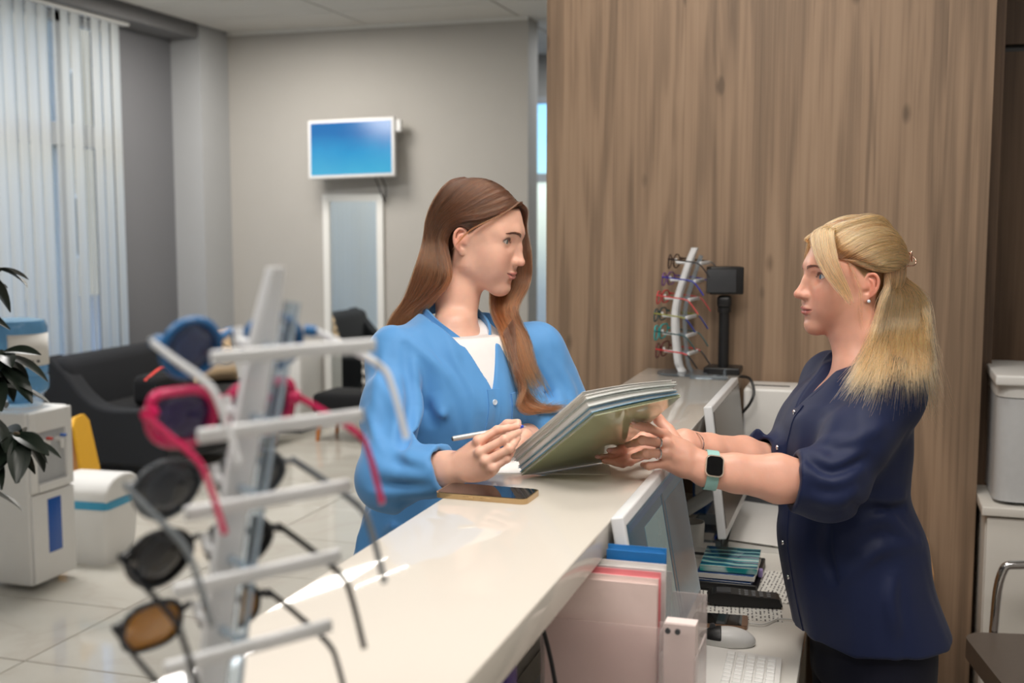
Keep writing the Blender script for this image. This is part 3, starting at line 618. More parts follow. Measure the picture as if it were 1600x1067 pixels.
# folder geometry both women hold (world points)
FA = hz(815, 743, 1.143); FD = hz(945, 722, 1.143); FB = at(930, 650, 1.92)
FN = unit(np.cross(FB - FA, FD - FA)); FN = FN if FN[2] > 0 else -FN
def on_folder(x, y, lift=0.0): r = ray(x, y); return CAMP + r * (((FA - FN * lift - CAMP) @ FN) / (r @ FN))
FC = on_folder(1064, 619)

# ------------------------------------------------------------------ the brown-haired customer
A = Fig(); A.f = yawed(722, 36, 1); A.f = unit(np.array([A.f[0], A.f[1], 0])); A.l = np.array([-A.f[1], A.f[0], 0]); A.O = at(722, 640, 2.39) * np.array([1, 1, 0])
bk = lambda s: (-s * A.f[0], -s * A.l[0]); A.bk = np.array([-0.08, 0, 0])
A.sR, A.eR, A.wR = at(622, 557, 2.30), at(606, 748, 2.13), at(735, 727, 2.05)
A.sL, A.eL, A.wL = at(838, 550, 2.50), at(880, 637, 2.52), at(824, 679, 2.34)
hA = HEAD_A
a_neck = at(711, 500, 2.41) * np.array([1, 1, 0]) + np.array([0, 0, 1.40])
def hp(x, y, d): return at(x, y, d)
A.fing = [finger(hp(747.5, 689, 2.033), hp(777, 672, 2.043), hp(809, 665.5, 2.063), 0.002, -C_F),
          finger(hp(750, 707, 2.018), hp(788, 687, 2.013), hp(811, 675, 2.053), 0.004, -C_F),
          finger(hp(759, 721, 2.013), hp(796, 701, 2.008), hp(810, 684, 2.048), 0.004, -C_F),
          finger(hp(769, 732, 2.013), hp(792, 717, 2.013), hp(802, 704, 2.043), 0.003, -C_F)]
A.thumb = [hp(752, 700, 2.068), hp(775, 678, 2.088), hp(793, 664, 2.083), hp(809, 660, 2.073)]
A.fingL = [finger(hp(806, 683, 2.29), hp(796, 691, 2.26), hp(800, 701, 2.24), 0.003), finger(hp(800, 679, 2.31), hp(788, 685, 2.28), hp(790, 695, 2.26), 0.003),
           finger(hp(798, 674, 2.33), hp(786, 679, 2.31), hp(786, 689, 2.29), 0.003), finger(hp(798, 670, 2.35), hp(788, 673, 2.34), hp(787, 681, 2.33), 0.003)]
A.thumbL = [hp(820, 681, 2.30), hp(812, 690, 2.27), hp(806, 696, 2.25), hp(800, 701, 2.235)]
SA = Sdf(); hA.add(SA)
loft(SA, A.O, A.f, [(0.80, *bk(0.07), 0.105, 0.15), (0.90, *bk(0.065), 0.105, 0.15), (1.02, *bk(0.045), 0.085, 0.125), (1.13, *bk(0.02), 0.095, 0.135), (1.24, 0.012, 0, 0.100, 0.14), (1.33, -0.008, 0, 0.062, 0.11), (1.38, -0.02, 0, 0.040, 0.05), (1.42, -0.02, 0, 0.034, 0.036)], kz=0.03)
SA.chain([a_neck - np.array([0, 0, 0.04]), (a_neck * 0.5 + hA.W((-26, 0, -75)) * 0.5), hA.W((-24, 0, -45))], [0.045, 0.0425, 0.047], 0.022)
for sd in (1, -1): SA.cap(a_neck + A.l * sd * 0.03 - np.array([0, 0, 0.055]), A.sR if sd < 0 else A.sL, 0.030, 0.042, 0.03)
SA.chain([A.sR, A.eR], [0.048, 0.039], 0.03); SA.chain([A.sL, A.eL], [0.048, 0.039], 0.03)
hand(SA, A.wR, A.fing, A.thumb, -C_F * 0.9 - C_R * 0.3 + C_U * 0.3, A.eR, 0.98)
hand(SA, A.wL, A.fingL, A.thumbL, (0, 0, 1), A.eL, 0.95)
for sd in (1, -1):
    hip = A.O + A.bk + A.l * sd * 0.085 + np.array([0, 0, 0.86]); kn = A.O + A.bk + A.l * sd * 0.09 + A.f * 0.02 + np.array([0, 0, 0.47]); an = A.O + A.bk + A.l * sd * 0.09 - A.f * 0.03 + np.array([0, 0, 0.09])
    SA.chain([hip, kn, an], [0.070, 0.056, 0.036], 0.04); SA.chain([an - np.array([0, 0, 0.04]), an + A.f * 0.15 - np.array([0, 0, 0.06])], [0.034, 0.026], 0.03)
RA = empty('person', 'woman with long brown hair in a blue shirt holding a pen at the counter', 'person', tuple(A.O))
SKIN_A = np.array(srgb(232, 184, 162))
HAIR_A = np.array(srgb(86, 54, 36))
def colA(V):
    C = np.tile(SKIN_A, (len(V), 1)); hA.paint(V, C, lip=srgb(205, 130, 122), blush=0.16)
    P = hA.L(V); s = np.clip((P[:, 2] - (64 - np.clip(62 - P[:, 0], 0, 60) * 1.15)) / 6, 0, 1) * (P[:, 0] < 88) * ((np.abs(P[:, 1]) < 72) | (P[:, 2] > 20)) * (P[:, 2] > -70) * (P[:, 0] > -130)
    s = np.maximum(s, np.clip((-22 - P[:, 0]) / 6, 0, 1) * (P[:, 2] > -85) * (np.linalg.norm(P, axis=1) < 140) * ((np.abs(P[:, 1]) < 72) | (P[:, 0] < -34))); return C * (1 - s[:, None]) + HAIR_A * 0.5 * s[:, None]
solid('body', SA, 0.0020, M_SKIN_A, RA, A.O, 1, 0.3, colA, fine=[(hA.W((0, 0, 0)), 0.20), (a_neck, 0.14), (a_neck + A.f * 0.08 - np.array([0, 0, 0.1]), 0.08), (A.wR, 0.17), (A.wL, 0.14)])
hA.eyes(RA, A.O, (0.13, 0.17, 0.17))
nails(RA, [A.fing[0], A.fing[1], A.fing[2]], [C_U - C_F, C_U - C_F, C_U - C_F], A.O, M_NAIL, 0.9)
# shirt
def a_shirt():
    S = Sdf(); loft(S, A.O, A.f, [(0.78, *bk(0.09), 0.150, 0.185), (0.90, *bk(0.075), 0.136, 0.175), (1.02, *bk(0.05), 0.125, 0.170), (1.14, *bk(0.02), 0.124, 0.170), (1.24, 0.014, 0, 0.118, 0.165), (1.34, 0.0, 0, 0.094, 0.150), (1.39, -0.014, 0, 0.074, 0.108), (1.425, -0.02, 0, 0.062, 0.066), (1.455, -0.02, 0, 0.058, 0.060)], zlo=0.80, kz=0.008)
    for sd in (1, -1): S.cap(a_neck + A.l * sd * 0.06 - np.array([0, 0, 0.030]), (A.sR if sd < 0 else A.sL), 0.038, 0.058, 0.05)
    g = Sdf(); g.chain([A.sR, A.sR * 0.5 + A.eR * 0.5 - C_R * 0.006, A.eR, A.eR * 0.42 + A.wR * 0.58, A.eR * 0.2 + A.wR * 0.8], [0.056, 0.053, 0.053, 0.043, 0.041], 0.03)
    n = unit(A.wR - A.eR); q = A.eR * 0.30 + A.wR * 0.70; g.plane(q, n, 0.004); g.cap(q - n * 0.025, q + n * 0.05, 0.034, 0.034, 0.004, 's'); S.grp(g, 0.03)
    g = Sdf(); mid = A.sL * 0.5 + A.eL * 0.5; g.chain([A.sL, mid, A.eL, A.eL * 0.25 + A.wL * 0.75, A.wL * 1.1 - A.eL * 0.1], [0.054, 0.054, 0.055, 0.042, 0.036], 0.03); n = unit(A.wL - A.eL); g.plane(A.eL * 0.04 + A.wL * 0.96, n, 0.004); S.grp(g, 0.03)
    for P, r in (([(572, 640, 2.09), (600, 700, 2.05), (650, 725, 2.01)], 0.008), ([(570, 690, 2.10), (600, 735, 2.04), (660, 745, 1.99)], 0.007), ([(580, 770, 2.10), (620, 768, 2.05), (670, 768, 2.00)], 0.006),
                 ([(640, 560, 2.24), (655, 640, 2.23), (640, 720, 2.22)], 0.010), ([(668, 560, 2.25), (690, 640, 2.24), (700, 740, 2.24)], 0.009), ([(640, 530, 2.25), (700, 590, 2.24), (745, 690, 2.25)], 0.008), ([(608, 570, 2.23), (622, 640, 2.17), (615, 690, 2.10)], 0.007),
                 ([(845, 570, 2.44), (870, 610, 2.45), (880, 650, 2.46)], 0.011), ([(860, 560, 2.46), (890, 610, 2.47), (893, 640, 2.48)], 0.009), ([(830, 640, 2.42), (855, 655, 2.44), (885, 645, 2.46)], 0.009), ([(580, 800, 2.32), (565, 840, 2.32), (560, 880, 2.33)], 0.012), ([(620, 790, 2.27), (610, 830, 2.26), (600, 880, 2.26)], 0.011)): crease(S, P, r * 1.7, 0.0125)
    for P, r in (([(690, 500, 2.3), (715, 570, 2.25), (752, 640, 2.24)], 0.006), ([(655, 520, 2.25), (690, 600, 2.24), (720, 700, 2.24)], 0.006), ([(700, 700, 2.25), (690, 750, 2.25), (670, 800, 2.26)], 0.007), ([(740, 610, 2.25), (735, 680, 2.25), (745, 730, 2.25)], 0.005), ([(835, 545, 2.45), (850, 600, 2.45), (845, 650, 2.46)], 0.007), ([(600, 545, 2.25), (590, 600, 2.2), (585, 650, 2.15)], 0.006)): crease(S, P, r * 1.3, 0.011)
    for P, r in (([(632, 540, 2.22), (642, 620, 2.19), (632, 700, 2.18)], 0.010), ([(588, 660, 2.08), (615, 713, 2.03), (655, 733, 1.98)], 0.007), ([(655, 600, 2.22), (672, 660, 2.21), (675, 720, 2.22)], 0.007), ([(590, 760, 2.08), (630, 757, 2.03), (665, 757, 1.98)], 0.005)): crease(S, P, -r * 1.7, 0.010)
    S.disp(wrinkle(0.0032, 42, 5))
    # open neck
    f3 = A.f.astype(np.float32); l3 = A.l.astype(np.float32); o3 = A.O.astype(np.float32)
    def vee(P): q = P - o3; x = q @ f3; y = q @ l3 + 0.012; w = np.clip((P[:, 2] - 1.27) * 0.40, -0.03, 0.065); return np.maximum(np.abs(y) - w, 0.015 - x) * 0.9
    S.put(vee, A.O + A.f * 0.08 + np.array([0, 0, 1.36]), 0.15, 0.003, 's')
    n3 = a_neck.astype(np.float32)
    def cut(P): x = (P - n3) @ f3; y = np.abs((P - n3) @ l3); return (P[:, 2] - (1.388 - 0.54 * np.minimum(x, 0.05)) - 1.6 * np.maximum(y - 0.066, 0)) * 0.6
    S.put(cut, a_neck, 0.16, 0.004, 'i'); S.cap(a_neck - np.array([0, 0, 0.03]) - A.f * 0.004, a_neck + np.array([0, 0, 0.12]), 0.058, 0.058, 0.004, 's')
    return S
S_SHIRT_A = a_shirt()
sh = solid('shirt', S_SHIRT_A, 0.0030, M_BLUE, RA, A.O, 2, 0.4)
T = Sdf(); loft(T, A.O, A.f, [(0.9, *bk(0.07), 0.10, 0.14), (1.14, *bk(0.02), 0.106, 0.148), (1.24, 0.014, 0, 0.108, 0.145), (1.345, 0.004, 0, 0.086, 0.13), (1.39, -0.012, 0, 0.066, 0.092), (1.42, -0.018, 0, 0.056, 0.062)], zhi=1.41, kz=0.006)
o3 = A.O.astype(np.float32); f3 = A.f.astype(np.float32)
n3t = a_neck.astype(np.float32)
T.put(lambda P: (P[:, 2] - (1.402 - 0.50 * np.minimum((P - n3t) @ f3, 0.06))) * 0.85, a_neck, 0.15, 0.003, 'i'); T.cap(a_neck - np.array([0, 0, 0.02]), a_neck + np.array([0, 0, 0.12]), 0.049, 0.049, 0.004, 's')
solid('undershirt', T, 0.0035, M_WHITE_TEE, RA, A.O, 2, 0.4)
# stand collar, placket, pocket, buttons
def a_collar():
    m = MB(); G = []
    for u in np.linspace(-1, 1, 65):
        ph = u * 2.72; d = -A.f * np.cos(ph) + A.l * np.sin(ph); au = abs(u); op = np.clip((au - 0.62) / 0.38, 0, 1); r0 = 0.066 + 0.004 * abs(np.sin(ph)); c = a_neck - A.f * 0.004
        lo = c + d * (r0 + 0.012 * op) + A.f * 0.012 * op; hi = c + d * (r0 - 0.007 + 0.016 * op) + A.f * 0.010 * op
        zl = 1.372 - 0.54 * ((lo - a_neck) @ A.f); zh = 1.418 - 0.54 * ((hi - a_neck) @ A.f) - 0.012 * op ** 4
        lo = np.array([lo[0], lo[1], zl]); hi = np.array([hi[0], hi[1], zh]); G.append([lo, lo * 0.66 + hi * 0.34, lo * 0.33 + hi * 0.67, hi])
    G = np.array(G); t = 0.003; N = np.array([unit(np.array([*(g[1] - a_neck)[:2], 0])) for g in G])[:, None, :]
    O = np.concatenate([G + N * 0.002, (G - N * t)[:, ::-1]], 1); O = np.concatenate([O, O[:, :1]], 1); m.grid(O - A.O)
    return m
a_collar().build('collar', M_BLUE, sh, 50)
zf = lambda z, y, x=0.15: A.O + A.f * x + A.l * y + np.array([0, 0, z])
pc = patch(S_SHIRT_A, [zf(1.275, -0.028), zf(1.275, 0.002), zf(0.86, 0.004 + bk(0.07)[1]), zf(0.86, -0.026 + bk(0.07)[1])], 5, 40, -A.f, 0.0020, 0.004, A.O).build('placket', M_BLUE, sh, 60)
pk = [zf(1.262, 0.028), zf(1.268, 0.105), zf(1.13, 0.103), zf(1.13, 0.026)]
po = patch(S_SHIRT_A, pk, 14, 16, -A.f, 0.0026, 0.004, A.O).build('chest_pocket', M_BLUE, sh, 60)
patch(S_SHIRT_A, [zf(1.263, 0.027), zf(1.269, 0.106), zf(1.244, 0.1055), zf(1.238, 0.027)], 14, 4, -A.f, 0.0040, 0.004, A.O).build('pocket_hem', M_BLUE, po, 60)
for z in (1.25, 1.185, 1.10, 1.01, 0.92):
    p = march(S_SHIRT_A, [zf(z, -0.013 + bk(0.07)[1] * (1.275 - z) / 0.415, 0.3)], -A.f, lift=0.004)[0]; disc_button(sh, p, A.f, 0.0058, M_PEARL, A.O)
# trousers and shoes (behind the counter)
P_ = Sdf(); loft(P_, A.O, A.f, [(0.74, *bk(0.08), 0.098, 0.140), (0.86, *bk(0.075), 0.098, 0.140), (1.0, *bk(0.05), 0.085, 0.125)], zhi=0.98)
for sd in (1, -1):
    hip = A.O + A.bk + A.l * sd * 0.085 + np.array([0, 0, 0.86]); kn = A.O + A.bk + A.l * sd * 0.09 + A.f * 0.02 + np.array([0, 0, 0.47]); an = A.O + A.bk + A.l * sd * 0.09 - A.f * 0.03 + np.array([0, 0, 0.09]); P_.chain([hip, kn, an], [0.080, 0.068, 0.056], 0.03)
P_.plane((0, 0, 0.075), (0, 0, -1)); solid('trousers', P_, 0.008, M_NAVY_DARK, RA, A.O)
def shoe(fig, sd, par, m):
    S = Sdf(); an = fig.O + fig.bk + fig.l * sd * 0.09 - fig.f * 0.03
    S.cap(an + np.array([0, 0, 0.04]), an + fig.f * 0.15 + np.array([0, 0, 0.035]), 0.045, 0.042, 0.02); S.cap(an + np.array([0, 0, 0.09]), an + np.array([0, 0, 0.04]), 0.04, 0.045, 0.02); S.plane((0, 0, 0.0), (0, 0, -1), 0.004)
    solid('shoe', S, 0.005, m, par, fig.O)
M_SHOE = mat('shoe_leather', srgb(40, 38, 40), 0.45)
for sd in (1, -1): shoe(A, sd, RA, M_SHOE)

# ------------------------------------------------------------------ the blonde receptionist
B = Fig(); B.f = yawed(1330, 72, -1); B.f = unit(np.array([B.f[0], B.f[1], 0])); B.l = np.array([-B.f[1], B.f[0], 0]); B.O = at(1330, 800, 2.29) * np.array([1, 1, 0])
B.bk = -B.f * 0.035
B.sL, B.eL, B.wL = at(1392, 612, 2.15), at(1292, 757, 2.09), at(1100, 733, 2.08)
B.sR, B.eR, B.wR = at(1300, 598, 2.44), at(1222, 728, 2.34), at(1072, 692, 2.20)
hB = HEAD_B
b_neck = B.O + np.array([0, 0, 1.345]) - B.f * 0.01
o = on_folder
pt = lambda x, y, lift=0.009: on_folder(x, y, lift)
B.fing = [finger(at(1038, 679, 2.085), at(1012, 668, 2.055), pt(989, 663), 0.001, -C_F),
          finger(at(1042, 694, 2.07), at(1003, 688, 2.045), pt(981, 695), 0.004, -C_F),
          finger(at(1041, 709, 2.065), at(1009, 708, 2.045), at(990, 713, 2.085), 0.004, -C_F),
          finger(at(1038, 724, 2.07), at(1014, 728, 2.06), at(1004, 726, 2.10), 0.003, -C_F)]
B.thumb = [at(1062, 700, 2.10), at(1044, 672, 2.125), at(1029, 655, 2.135), at(1016, 642, 2.12)]
B.fingR = [finger(at(1003, 683, 2.20), at(975, 697, 2.155), pt(952, 704), 0.004, -C_F - C_U), finger(at(1006, 692, 2.19), at(970, 706, 2.145), pt(935, 714), 0.004, -C_F - C_U),
           finger(at(1008, 701, 2.18), at(975, 716, 2.14), at(944, 720, 2.12), 0.004, -C_F - C_U), finger(at(1012, 709, 2.17), at(985, 722, 2.14), at(962, 725, 2.125), 0.003, -C_F - C_U)]
B.thumbR = [at(1050, 690, 2.24), at(1025, 676, 2.27), at(1005, 668, 2.27), at(985, 664, 2.25)]
SB = Sdf(); hB.add(SB)
loft(SB, B.O, B.f, [(0.76, -0.045, 0, 0.095, 0.135), (0.86, -0.02, 0, 0.105, 0.145), (0.98, 0.0, 0, 0.108, 0.135), (1.08, 0.012, 0, 0.100, 0.128), (1.17, 0.02, 0, 0.112, 0.138), (1.25, 0.004, 0, 0.090, 0.13), (1.305, -0.01, 0, 0.055, 0.07), (1.345, -0.012, 0, 0.040, 0.042)], kz=0.03)
SB.chain([b_neck - np.array([0, 0, 0.03]), (b_neck * 0.45 + hB.W((-14, 0, -78)) * 0.55), hB.W((-10, 0, -45))], [0.050, 0.049, 0.052], 0.026)
for sd in (1, -1): SB.cap(b_neck + B.l * sd * 0.03 - np.array([0, 0, 0.05]), B.sL if sd > 0 else B.sR, 0.030, 0.042, 0.03)
SB.chain([B.sL, B.eL], [0.052, 0.042], 0.03); SB.chain([B.sR, B.eR], [0.052, 0.042], 0.03)
hand(SB, B.wL, B.fing, B.thumb, -C_F * 0.95 + C_U * 0.2, B.eL, 1.0, (0.0205, 0.011))
hand(SB, B.wR, B.fingR, B.thumbR, -C_F * 0.6 - C_U * 0.7, B.eR, 0.95)
for sd in (1, -1):
    hip = B.O + B.bk + B.l * sd * 0.085 - B.f * 0.01 + np.array([0, 0, 0.80]); kn = B.O + B.bk + B.l * sd * 0.09 + B.f * 0.0 + np.array([0, 0, 0.44]); an = B.O + B.bk + B.l * sd * 0.09 - B.f * 0.03 + np.array([0, 0, 0.09])
    SB.chain([hip, kn, an], [0.078, 0.058, 0.037], 0.04); SB.chain([an - np.array([0, 0, 0.04]), an + B.f * 0.15 - np.array([0, 0, 0.06])], [0.034, 0.026], 0.03)
RB = empty('person', 'blonde woman in a navy tunic reaching a folder over the counter', 'person', tuple(B.O))
SKIN_B = np.array(srgb(220, 166, 144)); HAIR_B = np.array(srgb(150, 112, 74))
def colB(V):
    C = np.tile(SKIN_B, (len(V), 1)); hB.paint(V, C, lip=srgb(186, 104, 98), blush=0.2)
    P = hB.L(V); s = np.clip((P[:, 2] - (60 - np.clip(62 - P[:, 0], 0, 62) * 1.05)) / 6, 0, 1) * (P[:, 0] < 88) * ((np.abs(P[:, 1]) < 72) | (P[:, 2] > 20)) * (P[:, 2] > -70)
    s = np.maximum(s, np.clip((-24 - P[:, 0]) / 6, 0, 1) * (P[:, 2] > -80) * (np.linalg.norm(P, axis=1) < 140)); return C * (1 - s[:, None]) + HAIR_B * 0.7 * s[:, None]
solid('body', SB, 0.0020, M_SKIN_B, RB, B.O, 1, 0.3, colB, fine=[(hB.W((0, 0, 0)), 0.20), (b_neck, 0.14), (b_neck + B.f * 0.09 - np.array([0, 0, 0.1]), 0.08), (B.wL, 0.19), (B.wL * 0.4 + B.eL * 0.6, 0.12), (B.wR, 0.19), (B.wR * 0.5 + B.eR * 0.5, 0.12)])
hB.eyes(RB, B.O, (0.10, 0.18, 0.28))
nails(RB, [B.fing[0], B.fing[1], B.fingR[0], B.fingR[1]], [-C_F + C_U, -C_F + C_U, -C_F + C_U * 0.3, -C_F + C_U * 0.3], B.O, M_NAIL, 0.92)
def b_tunic():
    S = Sdf(); loft(S, B.O, B.f, [(0.74, -0.060, 0, 0.150, 0.195), (0.80, -0.044, 0, 0.148, 0.190), (0.90, -0.014, 0, 0.140, 0.178), (0.985, 0.0, 0, 0.140, 0.16), (1.06, 0.014, 0, 0.122, 0.146), (1.11, 0.016, 0, 0.120, 0.146), (1.17, 0.018, 0, 0.126, 0.152), (1.25, 0.006, 0, 0.108, 0.150), (1.315, -0.012, 0, 0.076, 0.105), (1.36, -0.016, 0, 0.062, 0.066)], zlo=0.795, kz=0.008)
    for sd in (1, -1): S.cap(b_neck + B.l * sd * 0.06 - np.array([0, 0, 0.03]), B.sL if sd > 0 else B.sR, 0.038, 0.058, 0.05)
    eL = B.eL; g = Sdf(); g.chain([B.sL, B.sL * 0.5 + eL * 0.5, eL + C_R * 0.008, eL * 0.62 + B.wL * 0.38], [0.058, 0.057, 0.058, 0.054], 0.035); n = unit(B.wL - eL)
    q = eL * 0.735 + B.wL * 0.265; g.plane(q, n, 0.003); g.cap(q - n * 0.03, q + n * 0.06, 0.046, 0.046, 0.003, 's'); S.grp(g, 0.03)
    g = Sdf(); g.chain([B.sR, B.sR * 0.5 + B.eR * 0.5, B.eR, B.eR * 0.66 + B.wR * 0.34], [0.058, 0.056, 0.056, 0.052], 0.035); n = unit(B.wR - B.eR)
    q = B.eR * 0.74 + B.wR * 0.26; g.plane(q, n, 0.003); g.cap(q - n * 0.03, q + n * 0.06, 0.044, 0.044, 0.003, 's'); S.grp(g, 0.03)
    for P, r in (([(1262, 705, 2.06), (1300, 725, 2.03), (1350, 700, 2.06)], 0.008), ([(1255, 735, 2.03), (1300, 752, 2.01), (1345, 735, 2.05)], 0.008), ([(1285, 690, 2.07), (1330, 690, 2.05), (1380, 665, 2.07)], 0.008), ([(1262, 775, 2.03), (1300, 785, 2.02), (1335, 770, 2.05)], 0.007),
                 ([(1330, 830, 2.12), (1380, 810, 2.10), (1420, 840, 2.14)], 0.010), ([(1320, 905, 2.09), (1370, 860, 2.08), (1435, 850, 2.12)], 0.009), ([(1395, 900, 2.10), (1390, 940, 2.10), (1400, 985, 2.12)], 0.008), ([(1300, 780, 2.13), (1360, 778, 2.12), (1410, 775, 2.2)], 0.008),
                 ([(1195, 650, 2.30), (1180, 685, 2.27), (1190, 720, 2.28)], 0.008)): crease(S, P, r * 1.8, 0.0125)
    for P, r in (([(1262, 720, 2.05), (1300, 740, 2.02), (1350, 718, 2.05)], 0.007), ([(1330, 790, 2.10), (1370, 793, 2.09), (1412, 792, 2.16)], 0.008), ([(1292, 820, 2.12), (1290, 860, 2.11), (1303, 905, 2.10)], 0.014)): crease(S, P, -r * 1.7, 0.010)
    S.disp(wrinkle(0.0026, 40, 11))
    f3 = B.f.astype(np.float32); l3 = B.l.astype(np.float32); o3 = B.O.astype(np.float32)
    def vee(P): q = P - o3; x = q @ f3; y = q @ l3; w = np.clip((P[:, 2] - 1.235) * 0.50, -0.03, 0.058); return np.maximum(np.abs(y) - w, 0.01 - x) * 0.9
    S.put(vee, B.O + B.f * 0.08 + np.array([0, 0, 1.30]), 0.14, 0.003, 's')
    n3 = b_neck.astype(np.float32)
    def cut(P): x = (P - n3) @ f3; y = np.abs((P - n3) @ l3); return (P[:, 2] - (1.345 - 0.40 * x) - 1.6 * np.maximum(y - 0.072, 0)) * 0.6
    S.put(cut, b_neck, 0.16, 0.004, 'i'); S.cap(b_neck - np.array([0, 0, 0.02]), b_neck + np.array([0, 0, 0.12]), 0.060, 0.062, 0.004, 's')
    return S
S_TUNIC = b_tunic()
tu = solid('tunic', S_TUNIC, 0.0030, M_NAVY, RB, B.O, 2, 0.4)
def b_collar():
    """stand collar running on into the edges of the open neck"""
    m = MB(); G = []
    for u in np.linspace(-1, 1, 73):
        ph = u * 2.75; d = -B.f * np.cos(ph) + B.l * np.sin(ph); au = abs(u); op = np.clip((au - 0.55) / 0.45, 0, 1); r0 = 0.068; c = b_neck - B.f * 0.004
        lo = c + d * (r0 + 0.016 * (1 - op)) + B.f * 0.050 * op; hi = c + d * (r0 - 0.008 + 0.010 * op) + B.f * 0.046 * op
        zl = 1.325 - 0.36 * ((lo - b_neck) @ B.f) - 0.045 * op ** 1.5; zh = 1.356 - 0.36 * ((hi - b_neck) @ B.f) - 0.055 * op ** 1.5
        lo = np.array([lo[0], lo[1], zl]); hi = np.array([hi[0], hi[1], zh]); G.append([lo, lo * 0.66 + hi * 0.34, lo * 0.33 + hi * 0.67, hi])
    G = np.array(G); N = np.array([unit(np.array([*(g[1] - b_neck)[:2], 0])) for g in G])[:, None, :]
    O = np.concatenate([G + N * 0.003, (G - N * 0.003)[:, ::-1]], 1); O = np.concatenate([O, O[:, :1]], 1); m.grid(O - B.O); return m
b_collar().build('collar', M_NAVY, tu, 50)
zb = lambda z, y, x=0.17: B.O + B.f * x + B.l * y + np.array([0, 0, z])
pb = patch(S_TUNIC, [zb(1.25, -0.004), zb(1.25, 0.030), zb(0.80, 0.034), zb(0.80, 0.000)], 5, 40, -B.f, 0.0022, 0.004, B.O).build('placket', M_NAVY, tu, 60)
for z in (1.235, 1.165, 1.10, 0.975, 0.905):
    p = march(S_TUNIC, [zb(z, 0.018, 0.3)], -B.f, lift=0.004)[0]; disc_button(tu, p, B.f, 0.0052, M_CHROME, B.O, 'snap')
P_ = Sdf(); loft(P_, B.O, B.f, [(0.68, -0.055, 0, 0.115, 0.155), (0.80, -0.048, 0, 0.115, 0.160), (0.95, 0, 0, 0.11, 0.14)], zhi=0.93)
for sd in (1, -1):
    hip = B.O + B.bk + B.l * sd * 0.085 - B.f * 0.01 + np.array([0, 0, 0.80]); kn = B.O + B.bk + B.l * sd * 0.09 + np.array([0, 0, 0.44]); an = B.O + B.bk + B.l * sd * 0.09 - B.f * 0.03 + np.array([0, 0, 0.09]); P_.chain([hip, kn, an], [0.088, 0.070, 0.056], 0.03)
P_.plane((0, 0, 0.075), (0, 0, -1)); solid('trousers', P_, 0.007, M_NAVY_DARK, RB, B.O)
for sd in (1, -1): shoe(B, sd, RB, M_SHOE)

# ------------------------------------------------------------------ hair
def hair_mat(name, root, mid, tip, rough=0.3):
    m = bpy.data.materials.new(name); m.use_nodes = True; t = m.node_tree; t.nodes.clear()
    h = t.nodes.new('ShaderNodeBsdfHairPrincipled'); h.model = 'CHIANG'; h.parametrization = 'COLOR'; o = t.nodes.new('ShaderNodeOutputMaterial'); hi = t.nodes.new('ShaderNodeHairInfo')
    r = t.nodes.new('ShaderNodeValToRGB'); e = r.color_ramp.elements; e[0].position = 0.0; e[0].color = (*root, 1); e[1].position = 1.0; e[1].color = (*tip, 1); q = e.new(0.22); q.color = (*mid, 1)
    hs = t.nodes.new('ShaderNodeHueSaturation'); mr = t.nodes.new('ShaderNodeMapRange'); mr.inputs[3].default_value = 0.6; mr.inputs[4].default_value = 1.5
    lw = t.nodes.new('ShaderNodeMix'); lw.data_type = 'RGBA'; st = t.nodes.new('ShaderNodeMapRange'); st.inputs[1].default_value = 0.0; st.inputs[2].default_value = 0.45; st.inputs[3].default_value = 0.75; st.inputs[4].default_value = 0.0; lw.inputs[7].default_value = (*root, 1)
    t.links.new(hi.outputs['Intercept'], r.inputs[0]); t.links.new(hi.outputs['Random'], st.inputs[0]); t.links.new(st.outputs[0], lw.inputs[0]); t.links.new(r.outputs[0], lw.inputs[6]); t.links.new(lw.outputs[2], hs.inputs['Color']); t.links.new(hi.outputs['Random'], mr.inputs[0]); t.links.new(mr.outputs[0], hs.inputs['Value'])
    t.links.new(hs.outputs[0], h.inputs['Color']); h.inputs['Roughness'].default_value = rough; h.inputs['Radial Roughness'].default_value = 0.4; h.inputs['Random Roughness'].default_value = 0.3
    t.links.new(h.outputs[0], o.inputs[0]); return m
M_HAIR_A = hair_mat('brown_hair', srgb(72, 46, 33), srgb(88, 56, 38), srgb(146, 88, 52), 0.34)
M_HAIR_B = hair_mat('blonde_hair', srgb(112, 72, 48), srgb(226, 160, 108), srgb(220, 154, 102), 0.36)
M_BROW_A = hair_mat('brow_hair_brown', srgb(48, 36, 30), srgb(48, 36, 30), srgb(58, 44, 36)); M_BROW_B = hair_mat('brow_hair_dark', srgb(64, 48, 42), srgb(64, 48, 42), srgb(80, 60, 50))
def resample(P, n):
    P = spline(P, 10); s = np.concatenate([[0], np.cumsum(np.linalg.norm(np.diff(P, axis=0), axis=1))]); t = np.linspace(0, s[-1], n); return np.stack([np.interp(t, s, P[:, i]) for i in range(3)], 1)
NP = 22
